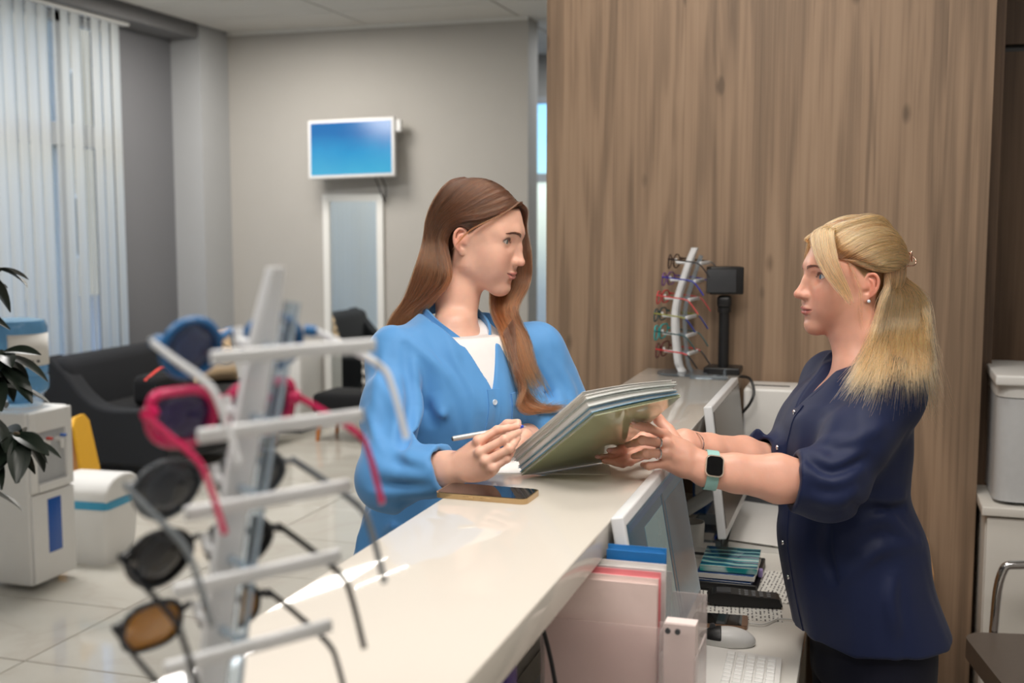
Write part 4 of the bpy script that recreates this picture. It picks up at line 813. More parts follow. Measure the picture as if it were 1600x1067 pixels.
class Hair:
    def __init__(s, head, seed): s.st = []; s.rad = []; s.h = head; s.r = np.random.default_rng(seed)
    def sheet(s, guides, n, spread=0.004, wav=0.0015, thick=0.0003, skull=8.0, jit=0.0, tipspread=None, clump=0.35, short=0.86):
        """strands laid between neighbouring guide lines"""
        G = np.array([resample(g, NP) for g in guides]); k = len(G); r = s.r; t = np.linspace(0, 1, NP)
        u = r.uniform(0, k - 1 - 1e-6, n) if k > 1 else np.zeros(n)
        nl = max(4, n // 42); cl = np.sort(r.uniform(0, max(k - 1, 1e-6), nl)); near = cl[np.abs(u[:, None] - cl[None]).argmin(1)]
        ut = u[:, None] * (1 - clump * t[None]) + near[:, None] * clump * t[None]; ut = np.clip(ut, 0, max(k - 1 - 1e-6, 0))
        i = np.floor(ut).astype(int); f = (ut - i)[..., None]; j = np.minimum(i + 1, k - 1); tt = np.arange(NP)[None].repeat(n, 0)
        P = G[i, tt] * (1 - f) + G[j, tt] * f
        off = r.normal(size=(n, 1, 3)); off = off / np.linalg.norm(off, axis=2, keepdims=True) * r.uniform(0, 1, (n, 1, 1)) ** 0.5
        sp = spread + ((tipspread if tipspread is not None else spread) - spread) * t; P = P + off * sp[None, :, None] * np.minimum(t * 6 + 0.3, 1)[None, :, None]
        ph = r.uniform(0, 6.28, (n, 3)); am = r.normal(size=(n, 3)) * wav
        P = P + am[:, None, :] * np.sin(t[None, :, None] * (5 + 4 * r.uniform(size=(n, 1, 1))) + ph[:, None, :]) * t[None, :, None]
        if jit: P = P + r.normal(size=(n, 1, 3)) * jit * (t ** 2)[None, :, None]
        cut = r.uniform(short, 1.0, n) * (1 - 0.6 * (1 - short) * ((near * 7.3) % 1.0))                                            # uneven lengths
        P = np.stack([np.stack([np.interp(t * c, t, P[q, :, a]) for a in range(3)], 1) for q, c in enumerate(cut)])
        # keep outside the skull
        L = s.h.L(P.reshape(-1, 3)); c = np.array((-6, 0, 28.0)); lift = (skull + r.uniform(-3, 4, n))[:, None].repeat(NP, 1).ravel() * np.minimum(t[None].repeat(n, 0).ravel() * 5 + 0.35, 1)
        R = np.array((90, 72, 83.0)); q = (L - c) / (R + lift[:, None]); k0 = np.linalg.norm(q, axis=1); inn = (k0 < 1); L[inn] = c + (L - c)[inn] / k0[inn, None]
        L2 = s.h.W(L).reshape(n, NP, 3); P = np.where(inn.reshape(n, NP, 1), L2, P)
        s.st.append(P); w = thick * r.uniform(0.7, 1.3, n)[:, None] * (1 - 0.65 * t ** 3)[None]; s.rad.append(w)
    def build(s, name, m, parent, off):
        P = np.concatenate(s.st) - off; W = np.concatenate(s.rad); cu = bpy.data.hair_curves.new(name); cu.add_curves([NP] * len(P))
        cu.position_data.foreach_set('vector', P.astype(np.float32).ravel()); a = cu.attributes.get('radius') or cu.attributes.new('radius', 'FLOAT', 'POINT'); a.data.foreach_set('value', W.astype(np.float32).ravel())
        cu.materials.append(m); o = bpy.data.objects.new(name, cu); COL.objects.link(o); o.parent = parent; return o
def cloth_depth(S, x, y, lift=0.012, miss=2.4):
    r = ray(x, y); p = march(S, [CAMP + r * 1.9], r, lift=lift)[0]; d = (p - CAMP) @ C_F; return d if d < 2.75 else miss
def lerp(a, b, t): return np.asarray(a, float) * (1 - t) + np.asarray(b, float) * t
# customer: long brown hair, parted on the far side, tucked behind the near ear
H = Hair(hA, 3); part = lambda t: hA.W(lerp((80, 14, 80), (-55, 8, 112), t))
ts = np.linspace(0, 1, 12)
gn = []
for t in ts:
    gn.append([part(t), hA.W(lerp((66, -46, 66), (-70, -36, 98), t)), hA.W(lerp((30, -75, 42), (-88, -48, 60), t)), hA.W(lerp((-14, -80, 27), (-101, -42, 20), t)), hA.W(lerp((-38, -76, 4), (-102, -38, -5), t)), hA.W(lerp((-47, -72, -28), (-102, -34, -34), t)),
               at(*lerp((699, 436, 2.345), (652, 415, 2.40), t)), at(*lerp((672, 470, 2.37), (632, 470, 2.42), t)), at(*lerp((640, 500, 2.40), (606, 512, 2.46), t)), at(*lerp((630, 560, 2.44), (600, 590, 2.50), t))])
for lay, sk in ((0, 3), (1, 6), (2, 9)): H.sheet(gn, 1500, 0.005, 0.0022, 0.00036, sk, tipspread=0.007)
gn0 = []
for t in np.linspace(0, 1, 6):
    gn0.append([hA.W(lerp((60, -55, 56), (12, -73, 10), t)), hA.W(lerp((28, -73, 38), (2, -77, 15), t)), hA.W(lerp((-12, -79, 25), (-16, -78, 18), t)), hA.W(lerp((-36, -77, 4), (-32, -76, 2), t)), hA.W(lerp((-46, -72, -28), (-38, -70, -28), t)), at(*lerp((698, 437, 2.35), (703, 432, 2.36), t)), at(*lerp((674, 470, 2.37), (682, 462, 2.385), t)), at(*lerp((645, 500, 2.41), (662, 486, 2.42), t))])
for sk in (2, 5): H.sheet(gn0, 420, 0.004, 0.002, 0.00034, sk, tipspread=0.006)
gf = []
cd = lambda x, y: cloth_depth(S_SHIRT_A, x, y, 0.014, 2.40)
for t in np.linspace(0, 1, 8):
    p5 = lerp((826, 532), (789, 530), t); p6 = lerp((838, 575), (803, 580), t); p7 = lerp((868, 622), (826, 640), t)
    gf.append([part(t * 0.75), hA.W(lerp((88, 34, 66), (-50, 52, 92), t)), hA.W(lerp((82, 62, 30), (-60, 76, 40), t)), at(*lerp((829, 400, 2.44), (760, 400, 2.47), t)), at(*lerp((827, 440, 2.44), (768, 450, 2.46), t)), at(*lerp((806, 485, 2.40), (770, 485, 2.43), t)),
               at(*p5, min(cd(*p5), 2.40)), at(*p6, min(cd(*p6), 2.40)), at(*p7, min(cd(*p7), 2.42))])
for sk in (3, 6, 9): H.sheet(gf, 1000, 0.006, 0.005, 0.00036, sk, tipspread=0.006, clump=0.75, short=0.78)
# loose curling ends over the far sleeve
for i in range(9):
    a = lerp((800, 500), (786, 520), i / 8); e = [(895 - i * 5, 636 - i * 1), (862 - i * 4, 640 + i * 0.8), (832 - i * 3, 628 + i)]; mid = (804 + i * 1.5, 585 + i * 3)
    pts = [at(*a, cd(*a) - 0.01), at(*lerp(a, mid, 0.5), cd(*lerp(a, mid, 0.5)) - 0.008), at(*mid, cd(*mid) - 0.006)] + [at(*q, cd(*q) - 0.004) for q in e[::-1]]
    H.sheet([pts, [p + np.array([0.004, 0, 0.005]) for p in pts]], 55, 0.004, 0.004, 0.00032, 0, tipspread=0.006, clump=0.6)
H.sheet([gn[0], [hA.W((0, 0, 0)) * 0 + p + C_U * 0.006 for p in gn[0]]], 60, 0.006, 0.004, 0.00025, 12, jit=0.012)
ear = [part(0.1), hA.W((60, -52, 55)), hA.W((22, -78, 22)), hA.W((6, -86, 4)), hA.W((-10, -90, -22)), hA.W((-22, -86, -40))]
H.sheet([ear, [p + C_R * 0.002 for p in ear]], 26, 0.0012, 0.001, 0.0003, 12)
HAIR_OBJ_A = H.build('hair', M_HAIR_A, RA, A.O)
# receptionist: half-up blonde hair caught by a claw clip, curtain fringe
H = Hair(hB, 5); clip = hB.W((-99, 6, 40))
gt = []
for t in np.linspace(0, 1, 10):
    root = lerp((84, 22, 66), (58, 62, 40), min(t * 2, 1)) if t < 0.5 else lerp((58, 62, 40), (-4, 74, 26), t * 2 - 1)
    mid = lerp((30, 40, 112), (-40, 76, 34), t); m2 = lerp((-40, 30, 122), (-78, 52, 34), t)
    gt.append([hB.W(root), hB.W(lerp(root, mid, 0.5) + unit(lerp(root, mid, 0.5) - np.array((-6, 0, 28))) * 9), hB.W(mid), hB.W(m2), clip + hB.M @ np.array((-0.002, 0.012 * t, 0.006 - 0.016 * t))])
for sk in (5, 10): H.sheet(gt, 1300, 0.004, 0.0022, 0.00036, sk, tipspread=0.004, clump=0.55)
gt0 = []
for t in np.linspace(0, 1, 5):
    gt0.append([hB.W(lerp((54, 62, 38), (-6, 73, 17), t)), hB.W(lerp((20, 76, 34), (-22, 76, 17), t)), hB.W(lerp((-40, 78, 30), (-44, 74, 16), t)), hB.W(lerp((-80, 50, 32), (-78, 48, 20), t)), clip + hB.M @ np.array((0.0, 0.010, -0.012))])
H.sheet(gt0, 700, 0.003, 0.002, 0.00034, 4, tipspread=0.004, clump=0.5)
gt2 = []
for t in np.linspace(0, 1, 8):
    root = lerp((86, 10, 72), (58, -62, 40), t); mid = lerp((25, 10, 116), (-30, -76, 40), t); m2 = lerp((-45, 8, 122), (-78, -50, 36), t)
    gt2.append([hB.W(root), hB.W(lerp(root, mid, 0.5) + unit(lerp(root, mid, 0.5) - np.array((-6, 0, 28))) * 9), hB.W(mid), hB.W(m2), clip + hB.M @ np.array((-0.002, -0.010 * t, 0.006 - 0.012 * t))])
for sk in (5, 10): H.sheet(gt2, 800, 0.004, 0.0022, 0.00036, sk, tipspread=0.004, clump=0.5)
cd = lambda x, y: cloth_depth(S_TUNIC, x, y, 0.012, 2.30)
def lower(dy0):
    gl = []
    for t in np.linspace(0, 1, 12):
        r0 = lerp((-34, 68, 34), (-98, -10, 52), t); k = 1 - dy0; p3 = lerp((1362, 520), (1452, 520), t); p4 = lerp((1338, 575), (1458, 585), t); p5 = lerp((1300, 640), (1474, 668), t); dy = 12 * math.sin(t * 3.1) + 9 * math.sin(t * 14 + dy0 * 9)
        p5 = lerp(p4, p5 - np.array([0, dy]), k); gl.append([hB.W(r0), hB.W(r0 + np.array((-6, 7, -48))), at(*lerp((1378, 465), (1447, 465), t), lerp(2.215, 2.36, t)), at(*p3, lerp(2.205, 2.35, t)), at(*p4, min(cd(*p4), lerp(2.17, 2.34, t))), at(*p5, min(cd(*p5), lerp(2.12, 2.32, t)))])
    return gl
for sk, th, dy0 in ((3, 0.00036, 0.0), (7, 0.00036, 0.22), (10, 0.0003, 0.45)): gl = lower(dy0); H.sheet(gl, 1500, 0.007, 0.006, th, sk, tipspread=0.012, jit=0.008, clump=0.75, short=0.80)
gl = lower(0.0)
H.sheet(gl[6:], 160, 0.010, 0.010, 0.00018, 8, tipspread=0.03, jit=0.02)
fr = [[hB.W((34, 6, 113)), hB.W((72, 7, 97)), at(1268, 366, 2.27), at(1271, 395, 2.245), at(1287, 428, 2.205), at(1309, 455, 2.185), at(1330, 482, 2.175)], [hB.W((28, 26, 112)), hB.W((62, 24, 99)), at(1283, 360, 2.235), at(1286, 392, 2.21), at(1300, 425, 2.19), at(1318, 452, 2.18), at(1332, 480, 2.172)],
      [hB.W((22, 42, 106)), hB.W((52, 38, 95)), at(1302, 364, 2.205), at(1306, 392, 2.19), at(1314, 420, 2.18), at(1326, 450, 2.175), at(1335, 476, 2.172)]]
H.sheet(fr, 620, 0.003, 0.0014, 0.00034, 4, tipspread=0.002, clump=0.5)
fr2 = [[hB.W((68, -4, 96)), hB.W((98, -10, 72)), at(1262 + q, 378, 2.29), at(1258 + q, 402, 2.31), at(1256 + q, 425, 2.33), at(1255 + q, 450, 2.35)] for q in (0, 6)]
H.sheet(fr2, 130, 0.003, 0.0015, 0.00034, 4, clump=0.4)
wisp = [hB.W((40, 66, 40)), hB.W((26, 76, 10)), hB.W((14, 80, -20)), hB.W((8, 80, -60)), hB.W((4, 78, -105))]
H.sheet([wisp, [p - C_R * 0.003 for p in wisp]], 16, 0.003, 0.004, 0.0002, 4)
HAIR_OBJ_B = H.build('hair', M_HAIR_B, RB, B.O)
# brows and lashes
def brows(head, S, parent, off, m, arch=1.0, n=280):
    H = Hair(head, 9); r = np.random.default_rng(4); P = []; W = []; q = np.linspace(0, 1, NP)[:, None]; bs = []
    for sd in (1, -1):
        for i in range(n):
            t = r.uniform(); y = 11 + 33 * t; z = 15.0 + 6.0 * arch * math.sin(min(t * 1.25, 1) * 2.2) - 6 * max(t - 0.7, 0) + r.uniform(-1, 1) * 3.3 * (1 - 0.72 * t)
            a = math.radians(65 - 62 * min(t * 1.6, 1)); dy, dz = math.cos(a) * 5.5, math.sin(a) * 4.0; bs += [(100, sd * y, z), (100, sd * (y + dy), z + dz)]
        for i in range(46):
            az = r.uniform(-0.55, 0.78); ta = np.clip((az + 0.66) / 1.5, 0, 1); el = 0.04 + 0.10 * (ta - 0.5) + 0.47 * head.k['open'] * (4 * ta * (1 - ta)) ** 0.72
            aa = az + 0.16; d0 = np.array((math.cos(el) * math.cos(aa), math.cos(el) * math.sin(aa), math.sin(el))); b = np.array((66.5, 31.5, 0)) + d0 * 14.0
            tip = b + np.array((4.2, 3.2 * (az + 0.1) + 0.8, 2.8)); L = b * (1 - q) + tip * q - np.array((0, 0, 1.6)) * np.sin(q * 3.14); L[:, 1] *= sd; P.append(head.W(L)); W.append(0.00022 * (1 - 0.8 * q[:, 0]))
    bp = march(S, head.W(np.array(bs)), -head.M[:, 0], lift=0.0004)
    for i in range(0, len(bp), 2): P.append(bp[i] * (1 - q) + bp[i + 1] * q + head.M[:, 0] * 0.0008 * np.sin(q * 3.1)); W.append(0.00034 * (1 - 0.8 * q[:, 0]))
    H.st = [np.array(P)]; H.rad = [np.array(W)]; return H.build('eyebrow', m, parent, off)
SH = Sdf(); hA.add(SH); brows(hA, SH, RA, A.O, M_BROW_A)
SH = Sdf(); hB.add(SH); brows(hB, SH, RB, B.O, M_BROW_B)

# ------------------------------------------------------------------ counter and desk
ct = empty('reception_counter', 'long white reception counter between the two women', 'counter', (-0.53, 2.0, 0))
def cb(name, lo, hi, m, par, bev=0.002, off=(-0.53, 2.0, 0)): return bxs(name, np.array(lo) - off, np.array(hi) - off, m, par, bev)
M_TOP = mat('white_gloss_worktop', srgb(206, 200, 191), 0.04, 0, 0.012, 4, Specular_IOR_Level=0.2)
cb('worktop', (-0.681, 0.30, 1.092), (-0.378, 3.64, 1.14), M_TOP, ct, 0.003)
cb('front_panel', (-0.655, 0.34, 0), (-0.625, 3.64, 1.091), M_WHITE, ct); cb('plinth', (-0.645, 0.36, 0), (-0.615, 3.64, 0.09), M_DARKGREY, ct)
cb('end_panel', (-0.624, 0.34, 0), (-0.40, 0.37, 1.091), M_WHITE, ct)
dk = empty('desk', 'white office desk running behind the reception counter', 'desk', (-0.36, 2.0, 0))
cb('desk_top', (-0.62, 0.40, 0.715), (-0.112, 3.64, 0.74), M_WHITE, dk, 0.002, (-0.36, 2.0, 0))
for y in (0.42, 1.75, 3.60): cb('leg_panel', (-0.60, y, 0), (-0.16, y + 0.025, 0.714), M_WHITE, dk, 0.002, (-0.36, 2.0, 0))
cb('modesty_panel', (-0.61, 0.445, 0.25), (-0.595, 3.60, 0.714), M_WHITE, dk, 0.002, (-0.36, 2.0, 0))
# cabinet and printer by the wall
cab = empty('cabinet', 'white storage cabinet carrying the grey printer', 'cabinet', (0.65, 3.72, 0)); oc = (0.65, 3.72, 0)
cb('carcass', (0.335, 3.53, 0.03), (0.97, 3.98, 0.765), M_WHITE, cab, 0.002, oc); cb('cabinet_top', (0.322, 3.50, 0.766), (0.985, 3.99, 0.792), M_WHITE, cab, 0.003, oc)
for x0, x1 in ((0.338, 0.650), (0.654, 0.967)):
    d = cb('door', (x0, 3.512, 0.05), (x1, 3.529, 0.76), M_WHITE, cab, 0.002, oc); cb('handle', ((x0 + 0.27) if x0 < 0.5 else x0 + 0.03, 3.49, 0.5), ((x0 + 0.28) if x0 < 0.5 else x0 + 0.04, 3.511, 0.62), M_CHROME, d, 0.002, oc)
pr = empty('printer', 'grey and white office printer standing on the white cabinet', 'printer', (0.555, 3.71, 0.792)); M_PRN = mat('printer_grey', srgb(196, 198, 200), 0.35)
m = MB(); m.prism([(x, y) for x, y in rrect(0.40, 0.36, 0.05)], (0, 0, 0.30), (0, 0, 0.012)); m.build('body', M_PRN, pr, 40)
m = MB(); m.prism(rrect(0.404, 0.364, 0.05), (0, 0, 0.035), (0, 0, 0.315)); m.build('lid', M_PLASTIC, pr, 40); m = MB().box((0.01, 0.0, 0.366), (0.44, 0.40, 0.03), None, 0.006).build('scanner_cover', M_PLASTIC, pr)
MB().box((-0.075, -0.181, 0.225), (0.052, 0.006, 0.032), None, 0.002).build('display', M_PLASTIC, pr); MB().box((-0.075, -0.185, 0.226), (0.022, 0.004, 0.010)).build('usb_port', M_BLACK, pr); bxs('door_seam', (0.005, -0.1815, 0.02), (0.008, -0.1795, 0.30), M_DARKGREY, pr)
for sx in (-0.15, 0.15):
    for sy in (-0.13, 0.13): MB().cyl((sx, sy, 0), (sx, sy, 0.013), 0.014).build('foot', M_BLACK, pr)
# drawer unit behind the receptionist
du = empty('drawer_unit', 'low brown wooden drawer unit behind the receptionist', 'cabinet', (0.065, 3.42, 0)); M_BEECH = mat('beech', srgb(176, 132, 88), 0.45, 0, 0.1, 22)
bxs('carcass', (-0.17, -0.19, 0.03), (0.12, 0.20, 0.66), M_BEECH, du, 0.003)
for k in range(3):
    d = bxs('drawer', (-0.165, -0.21, 0.05 + k * 0.20), (0.115, -0.19, 0.24 + k * 0.20), M_BEECH, du, 0.003); bxs('handle', (-0.06, -0.235, 0.16 + k * 0.20), (0.05, -0.21, 0.175 + k * 0.20), M_CHROME, d, 0.003)
# visitor chair at the edge: taupe seat, chrome tube frame
M_TAUPE = cloth_like = mat('taupe_leatherette', srgb(104, 94, 86), 0.5, 0, 0.05, 60, 0.1)
ch = empty('chair', 'taupe chair with a chrome loop armrest beside the white cabinet', 'chair', (0.545, 3.13, 0))
m = MB(); m.prism(rrect(0.47, 0.48, 0.06, 6), (0, 0, 0.055), (0, 0, 0.425)); m.build('seat', M_TAUPE, ch, 40)
m = MB(); G = [[(x, 0.235 + 0.05 * (z - 0.55) - 0.02 * (1 - (x / 0.22) ** 2) + d, z) for z in np.linspace(0.62, 0.92, 8)] for d in (0, 0.04) for x in np.linspace(-0.22, 0.22, 9)]
G = np.array(G).reshape(2, 9, 8, 3); m.grid(G[0]); m.grid(G[1]); k = 72; ring = [i * 8 for i in range(9)] + [64 + j for j in range(1, 8)] + [i * 8 + 7 for i in range(7, -1, -1)] + [j for j in range(6, 0, -1)]; m.f += [(p, q, q + k, p + k) for p, q in zip(ring, ring[1:] + ring[:1])]; m.build('backrest', M_TAUPE, ch, 40)
for sd in (-1, 1):
    P = spline([(sd * 0.25, 0.24, 0.01), (sd * 0.25, 0.22, 0.40), (sd * 0.25, 0.20, 0.62), (sd * 0.25, 0.12, 0.665), (sd * 0.25, -0.08, 0.67), (sd * 0.25, -0.135, 0.64), (sd * 0.25, -0.15, 0.45), (sd * 0.25, -0.165, 0.01)], 6); fr = MB().tube(P, 0.0125, 12).build('frame', M_CHROME, ch)
    MB().tube(spline([(sd * 0.25, 0.19, 0.655), (sd * 0.25, 0.12, 0.668), (sd * 0.25, -0.02, 0.671)], 5), 0.019, 12).build('arm_pad', M_BLACK, fr)
MB().tube([(-0.25, 0.2, 0.42), (0.25, 0.2, 0.42)], 0.011).build('crossbar', M_CHROME, ch); MB().tube([(-0.25, -0.15, 0.42), (0.25, -0.15, 0.42)], 0.011).build('crossbar', M_CHROME, ch)
ch.rotation_euler = (0, 0, math.radians(-79))
# ------------------------------------------------------------------ lobby
M_SOFA = cloth_mat('charcoal_sofa_cloth', srgb(30, 32, 36), 0.9, 0.05, 300); M_SOFA2 = cloth_mat('black_sofa_cloth', srgb(20, 21, 24), 0.9, 0.05, 300)
sf = empty('sofa', 'charcoal tub sofa with scooped arms under the window blind', 'sofa', (-4.50, 6.72, 0))
bxs('seat_base', (-0.30, -0.66, 0.12), (0.44, 0.66, 0.32), M_SOFA, sf, 0.03)
for y0 in (-0.63, 0.01): bxs('seat_cushion', (-0.26, y0, 0.32), (0.45, y0 + 0.62, 0.45), M_SOFA2, sf, 0.045)
bxs('backrest', (-0.46, -0.78, 0.12), (-0.24, 0.78, 0.77), M_SOFA, sf, 0.07)
for sd in (-1, 1):
    y = sd * 0.72; pf = spline([(-0.42, 0.12), (-0.42, 0.74), (-0.30, 0.72), (-0.14, 0.55), (0.02, 0.47), (0.30, 0.47), (0.43, 0.46), (0.46, 0.40), (0.46, 0.12)], 4); m = MB(); m.prism(pf, (0, 0.15, 0), (0, y - 0.075, 0), (1, 0, 0), (0, 0, 1)); o = m.build('arm', M_SOFA, sf, 30); b = o.modifiers.new('round', 'BEVEL'); b.width = 0.035; b.segments = 3; b.limit_method = 'ANGLE'; b.angle_limit = math.radians(40)
for sx in (-0.38, 0.38):
    for sy in (-0.66, 0.66): MB().cyl((sx, sy, 0), (sx, sy, 0.13), 0.018, 0.026).build('leg', M_BEECH, sf)
cu = empty('cushion', 'beige throw pillow with dark line print on the sofa', 'cushion', (-4.48, 7.22, 0.47)); M_CUSH = mat('beige_linen', srgb(214, 186, 150), 0.9, 0, 0.05, 30)
m = MB(); G = []
for u in np.linspace(-1, 1, 15): G.append([(0.065 * ((1 - u ** 4) * (1 - v ** 4)) ** 0.6, u * 0.20 * (1 - 0.06 * (1 - v * v)), 0.19 + v * 0.19 * (1 - 0.06 * (1 - u * u))) for v in np.linspace(-1, 1, 15)])
G = np.array(G); m.grid(G); m.grid(G * np.array((-1, 1, 1))); m.build('cover', M_CUSH, cu, 180)
for k, (z, a) in enumerate(((0.25, 0.02), (0.19, -0.02), (0.13, 0.015))): MB().tube(spline([(0.071 - 0.02 * abs(y) / 0.13 * 0.6, y, z + a * math.sin(y * 40 + k)) for y in np.linspace(-0.12, 0.12, 7)], 3), 0.004, 6).build('printed_line', M_BLACK, cu)
cu.rotation_euler = (0, -0.28, math.radians(-20))
hb = empty('bag', 'black bag with a red strap lying on the sofa', 'bag', (-4.32, 6.29, 0.455))
m = MB(); m.prism(rrect(0.34, 0.20, 0.06, 5), (0.18, 0.0, 0.0), (-0.09, 0, 0.10), (0, 1, 0), (0, 0, 1)); o = m.build('pouch', M_SOFA2, hb, 30); b = o.modifiers.new('round', 'BEVEL'); b.width = 0.03; b.segments = 3
MB().tube(spline([(0.0, -0.16, 0.17), (0.04, -0.06, 0.235), (0.03, 0.06, 0.235), (0.0, 0.16, 0.17)], 6), 0.014, 8, True, (1, 0.5)).build('strap', mat('red_webbing', srgb(206, 60, 52), 0.7), hb)
# water dispenser
wdm = empty('water_dispenser', 'white water dispenser with a blue bottle and blue front window', 'dispenser', (-3.585, 4.165, 0)); M_BLUEPL = mat('translucent_blue_plastic', srgb(120, 170, 205), 0.12, 0, 0.03, 10, Transmission_Weight=0.55, IOR=1.2)
bxs('cabinet', (-0.165, -0.14, 0.03), (0.150, 0.14, 0.795), M_PLASTIC, wdm, 0.015)
fr = bxs('front_panel', (0.148, -0.135, 0.04), (0.166, 0.135, 0.43), M_PLASTIC, wdm, 0.006); bxs('window_strip', (0.163, -0.045, 0.16), (0.169, 0.040, 0.40), mat('deep_blue_plastic', srgb(28, 86, 170), 0.2), fr, 0.002)
for lo, hi in (((0.148, -0.135, 0.44), (0.166, -0.095, 0.79)), ((0.148, 0.095, 0.44), (0.166, 0.135, 0.79)), ((0.148, -0.095, 0.70), (0.166, 0.095, 0.79)), ((0.148, -0.095, 0.44), (0.175, 0.095, 0.475))): bxs('fascia', lo, hi, M_PLASTIC, wdm, 0.004)
bxs('recess', (0.146, -0.095, 0.475), (0.152, 0.095, 0.70), mat('recess_grey', srgb(178, 180, 182), 0.4), wdm)
for y, c in ((-0.045, srgb(190, 60, 50)), (0.045, srgb(50, 100, 180))):
    t = MB().cyl((0.15, y, 0.655), (0.185, y, 0.655), 0.012).cyl((0.182, y, 0.655), (0.182, y, 0.615), 0.010, 0.008).build('tap', M_PLASTIC, wdm); MB().box((0.19, y, 0.672), (0.03, 0.014, 0.012), None, 0.003).build('lever', mat('tap_%d' % (c[0] * 100), c, 0.4), t)
bot = MB().lathe([(1e-4, 0.80), (0.045, 0.80), (0.05, 0.83), (0.115, 0.86), (0.128, 0.88), (0.128, 0.93), (0.121, 0.94), (0.128, 0.95), (0.128, 1.05), (0.121, 1.06), (0.128, 1.075), (0.130, 1.15), (0.118, 1.18), (0.06, 1.19), (1e-4, 1.19)], (0, 0, 0), 36).build('bottle', M_BLUEPL, wdm, 50)
M_LABEL = mat('paper_label', srgb(225, 222, 216), 0.6); m = MB(); a = np.linspace(-1.15, 0.55, 18); m.grid([[(0.1305 * math.cos(q), 0.1305 * math.sin(q), z) for z in (0.985, 1.125)] for q in a]); lab = m.build('label', M_LABEL, bot, 180); so = lab.modifiers.new('t', 'SOLIDIFY'); so.thickness = 0.001; so.offset = 1
for k in range(3): q = -0.62 + k * 0.22; MB().box((0.1325 * math.cos(q), 0.1325 * math.sin(q), 1.005), (0.003, 0.014, 0.010), rotm(0, 0, q)).build('printed_mark', M_DARKGREY, bot)
MB().lathe([(1e-4, 0.79), (0.10, 0.79), (0.10, 0.805), (0.05, 0.812), (1e-4, 0.812)], (0, 0, 0), 28).build('bottle_collar', M_PLASTIC, wdm)
# swing bin
bn = empty('waste_bin', 'white swing-lid waste bin with a blue bag rim', 'bin', (-3.515, 4.60, 0)); bn.rotation_euler = (0, 0, math.radians(4))
def frust(w0, d0, w1, d1, z0, z1, r=0.03):
    a = np.array(rrect(w0, d0, r)); b = np.array(rrect(w1, d1, r)); n = len(a); V = np.concatenate([np.c_[a, np.full(n, z0)], np.c_[b, np.full(n, z1)]]); return MB().add(V, [tuple(range(n))[::-1], tuple(range(n, 2 * n))] + [(i, (i + 1) % n, n + (i + 1) % n, n + i) for i in range(n)])
frust(0.22, 0.25, 0.265, 0.295, 0, 0.285).build('bucket', M_PLASTIC, bn, 40); frust(0.275, 0.305, 0.277, 0.307, 0.27, 0.305).build('bag_rim', mat('blue_bag', srgb(60, 160, 200), 0.4, Transmission_Weight=0.1), bn, 40)
m = MB(); pf = spline([(-0.15, 0.30), (-0.14, 0.36), (-0.08, 0.405), (0.0, 0.418), (0.08, 0.405), (0.14, 0.36), (0.15, 0.30)], 5); m.prism(pf, (0.27, 0, 0), (-0.135, 0, 0), (0, 1, 0), (0, 0, 1)); o = m.build('lid', M_PLASTIC, bn, 40); b = o.modifiers.new('r', 'BEVEL'); b.width = 0.012; b.segments = 2; b.limit_method = 'ANGLE'
MB().box((0.0, -0.075, 0.385), (0.20, 0.10, 0.006), rotm(0.42, 0, 0), 0.002).build('flap', M_PLASTIC, o)
ys = empty('wet_floor_sign', 'yellow folding floor sign between the dispenser and the bin', 'sign', (-3.83, 4.86, 0)); M_YEL = mat('yellow_plastic', srgb(236, 176, 30), 0.45)
for sd in (1, -1):
    m = MB(); m.prism([(-0.13, 0), (0.13, 0), (0.095, 0.60), (0.05, 0.64), (-0.05, 0.64), (-0.095, 0.60)], (0.012, 0, 0), (0, 0, 0), (0, 1, 0), (0, 0, 1)); o = m.build('board', M_YEL, ys); o.rotation_euler = (0, -sd * 0.16, 0); o.location = (sd * 0.105, 0, 0)
ys.rotation_euler = (0, 0, 0.25)
# television, mirror, pouf bench
tv = empty('television', 'white wall television showing a blue underwater picture', 'television', tuple(hy(550, 232, 8.03))); M_TVF = mat('white_bezel', srgb(226, 226, 226), 0.35)
def screen_mat(name, c0, c1, c2, power, sc=3.0, axis=2, span=(-0.2, 0.2)):
    m = bpy.data.materials.new(name); m.use_nodes = True; t, b = nodes_of(m); N = t.nodes.new; L = t.links.new; tc = N('ShaderNodeTexCoord'); sp = N('ShaderNodeSeparateXYZ'); L(tc.outputs['Object'], sp.inputs[0])
    mr = N('ShaderNodeMapRange'); mr.inputs[1].default_value, mr.inputs[2].default_value = span; L(sp.outputs[axis], mr.inputs[0]); n = N('ShaderNodeTexNoise'); n.inputs['Scale'].default_value = sc; n.inputs['Detail'].default_value = 5; L(tc.outputs['Object'], n.inputs['Vector'])
    a = N('ShaderNodeMath'); a.operation = 'MULTIPLY_ADD'; a.inputs[1].default_value = 0.5; L(n.outputs[0], a.inputs[0]); L(mr.outputs[0], a.inputs[2]); r = N('ShaderNodeValToRGB'); e = r.color_ramp.elements; e[0].position = 0.2; e[0].color = (*c0, 1); e[1].position = 1.1; e[1].color = (*c2, 1); q = e.new(0.7); q.color = (*c1, 1)
    L(a.outputs[0], r.inputs[0]); L(r.outputs[0], b.inputs['Emission Color']); b.inputs['Emission Strength'].default_value = power; b.inputs['Base Color'].default_value = (0.01, 0.01, 0.012, 1); b.inputs['Roughness'].default_value = 0.15; return m
MB().box((0, 0, 0), (0.69, 0.05, 0.44), None, 0.008).build('bezel', M_TVF, tv); bxs('screen', (-0.322, -0.028, -0.196), (0.322, -0.024, 0.196), screen_mat('sea_picture', srgb(70, 186, 224), srgb(24, 156, 214), srgb(8, 118, 190), 0.9), tv)
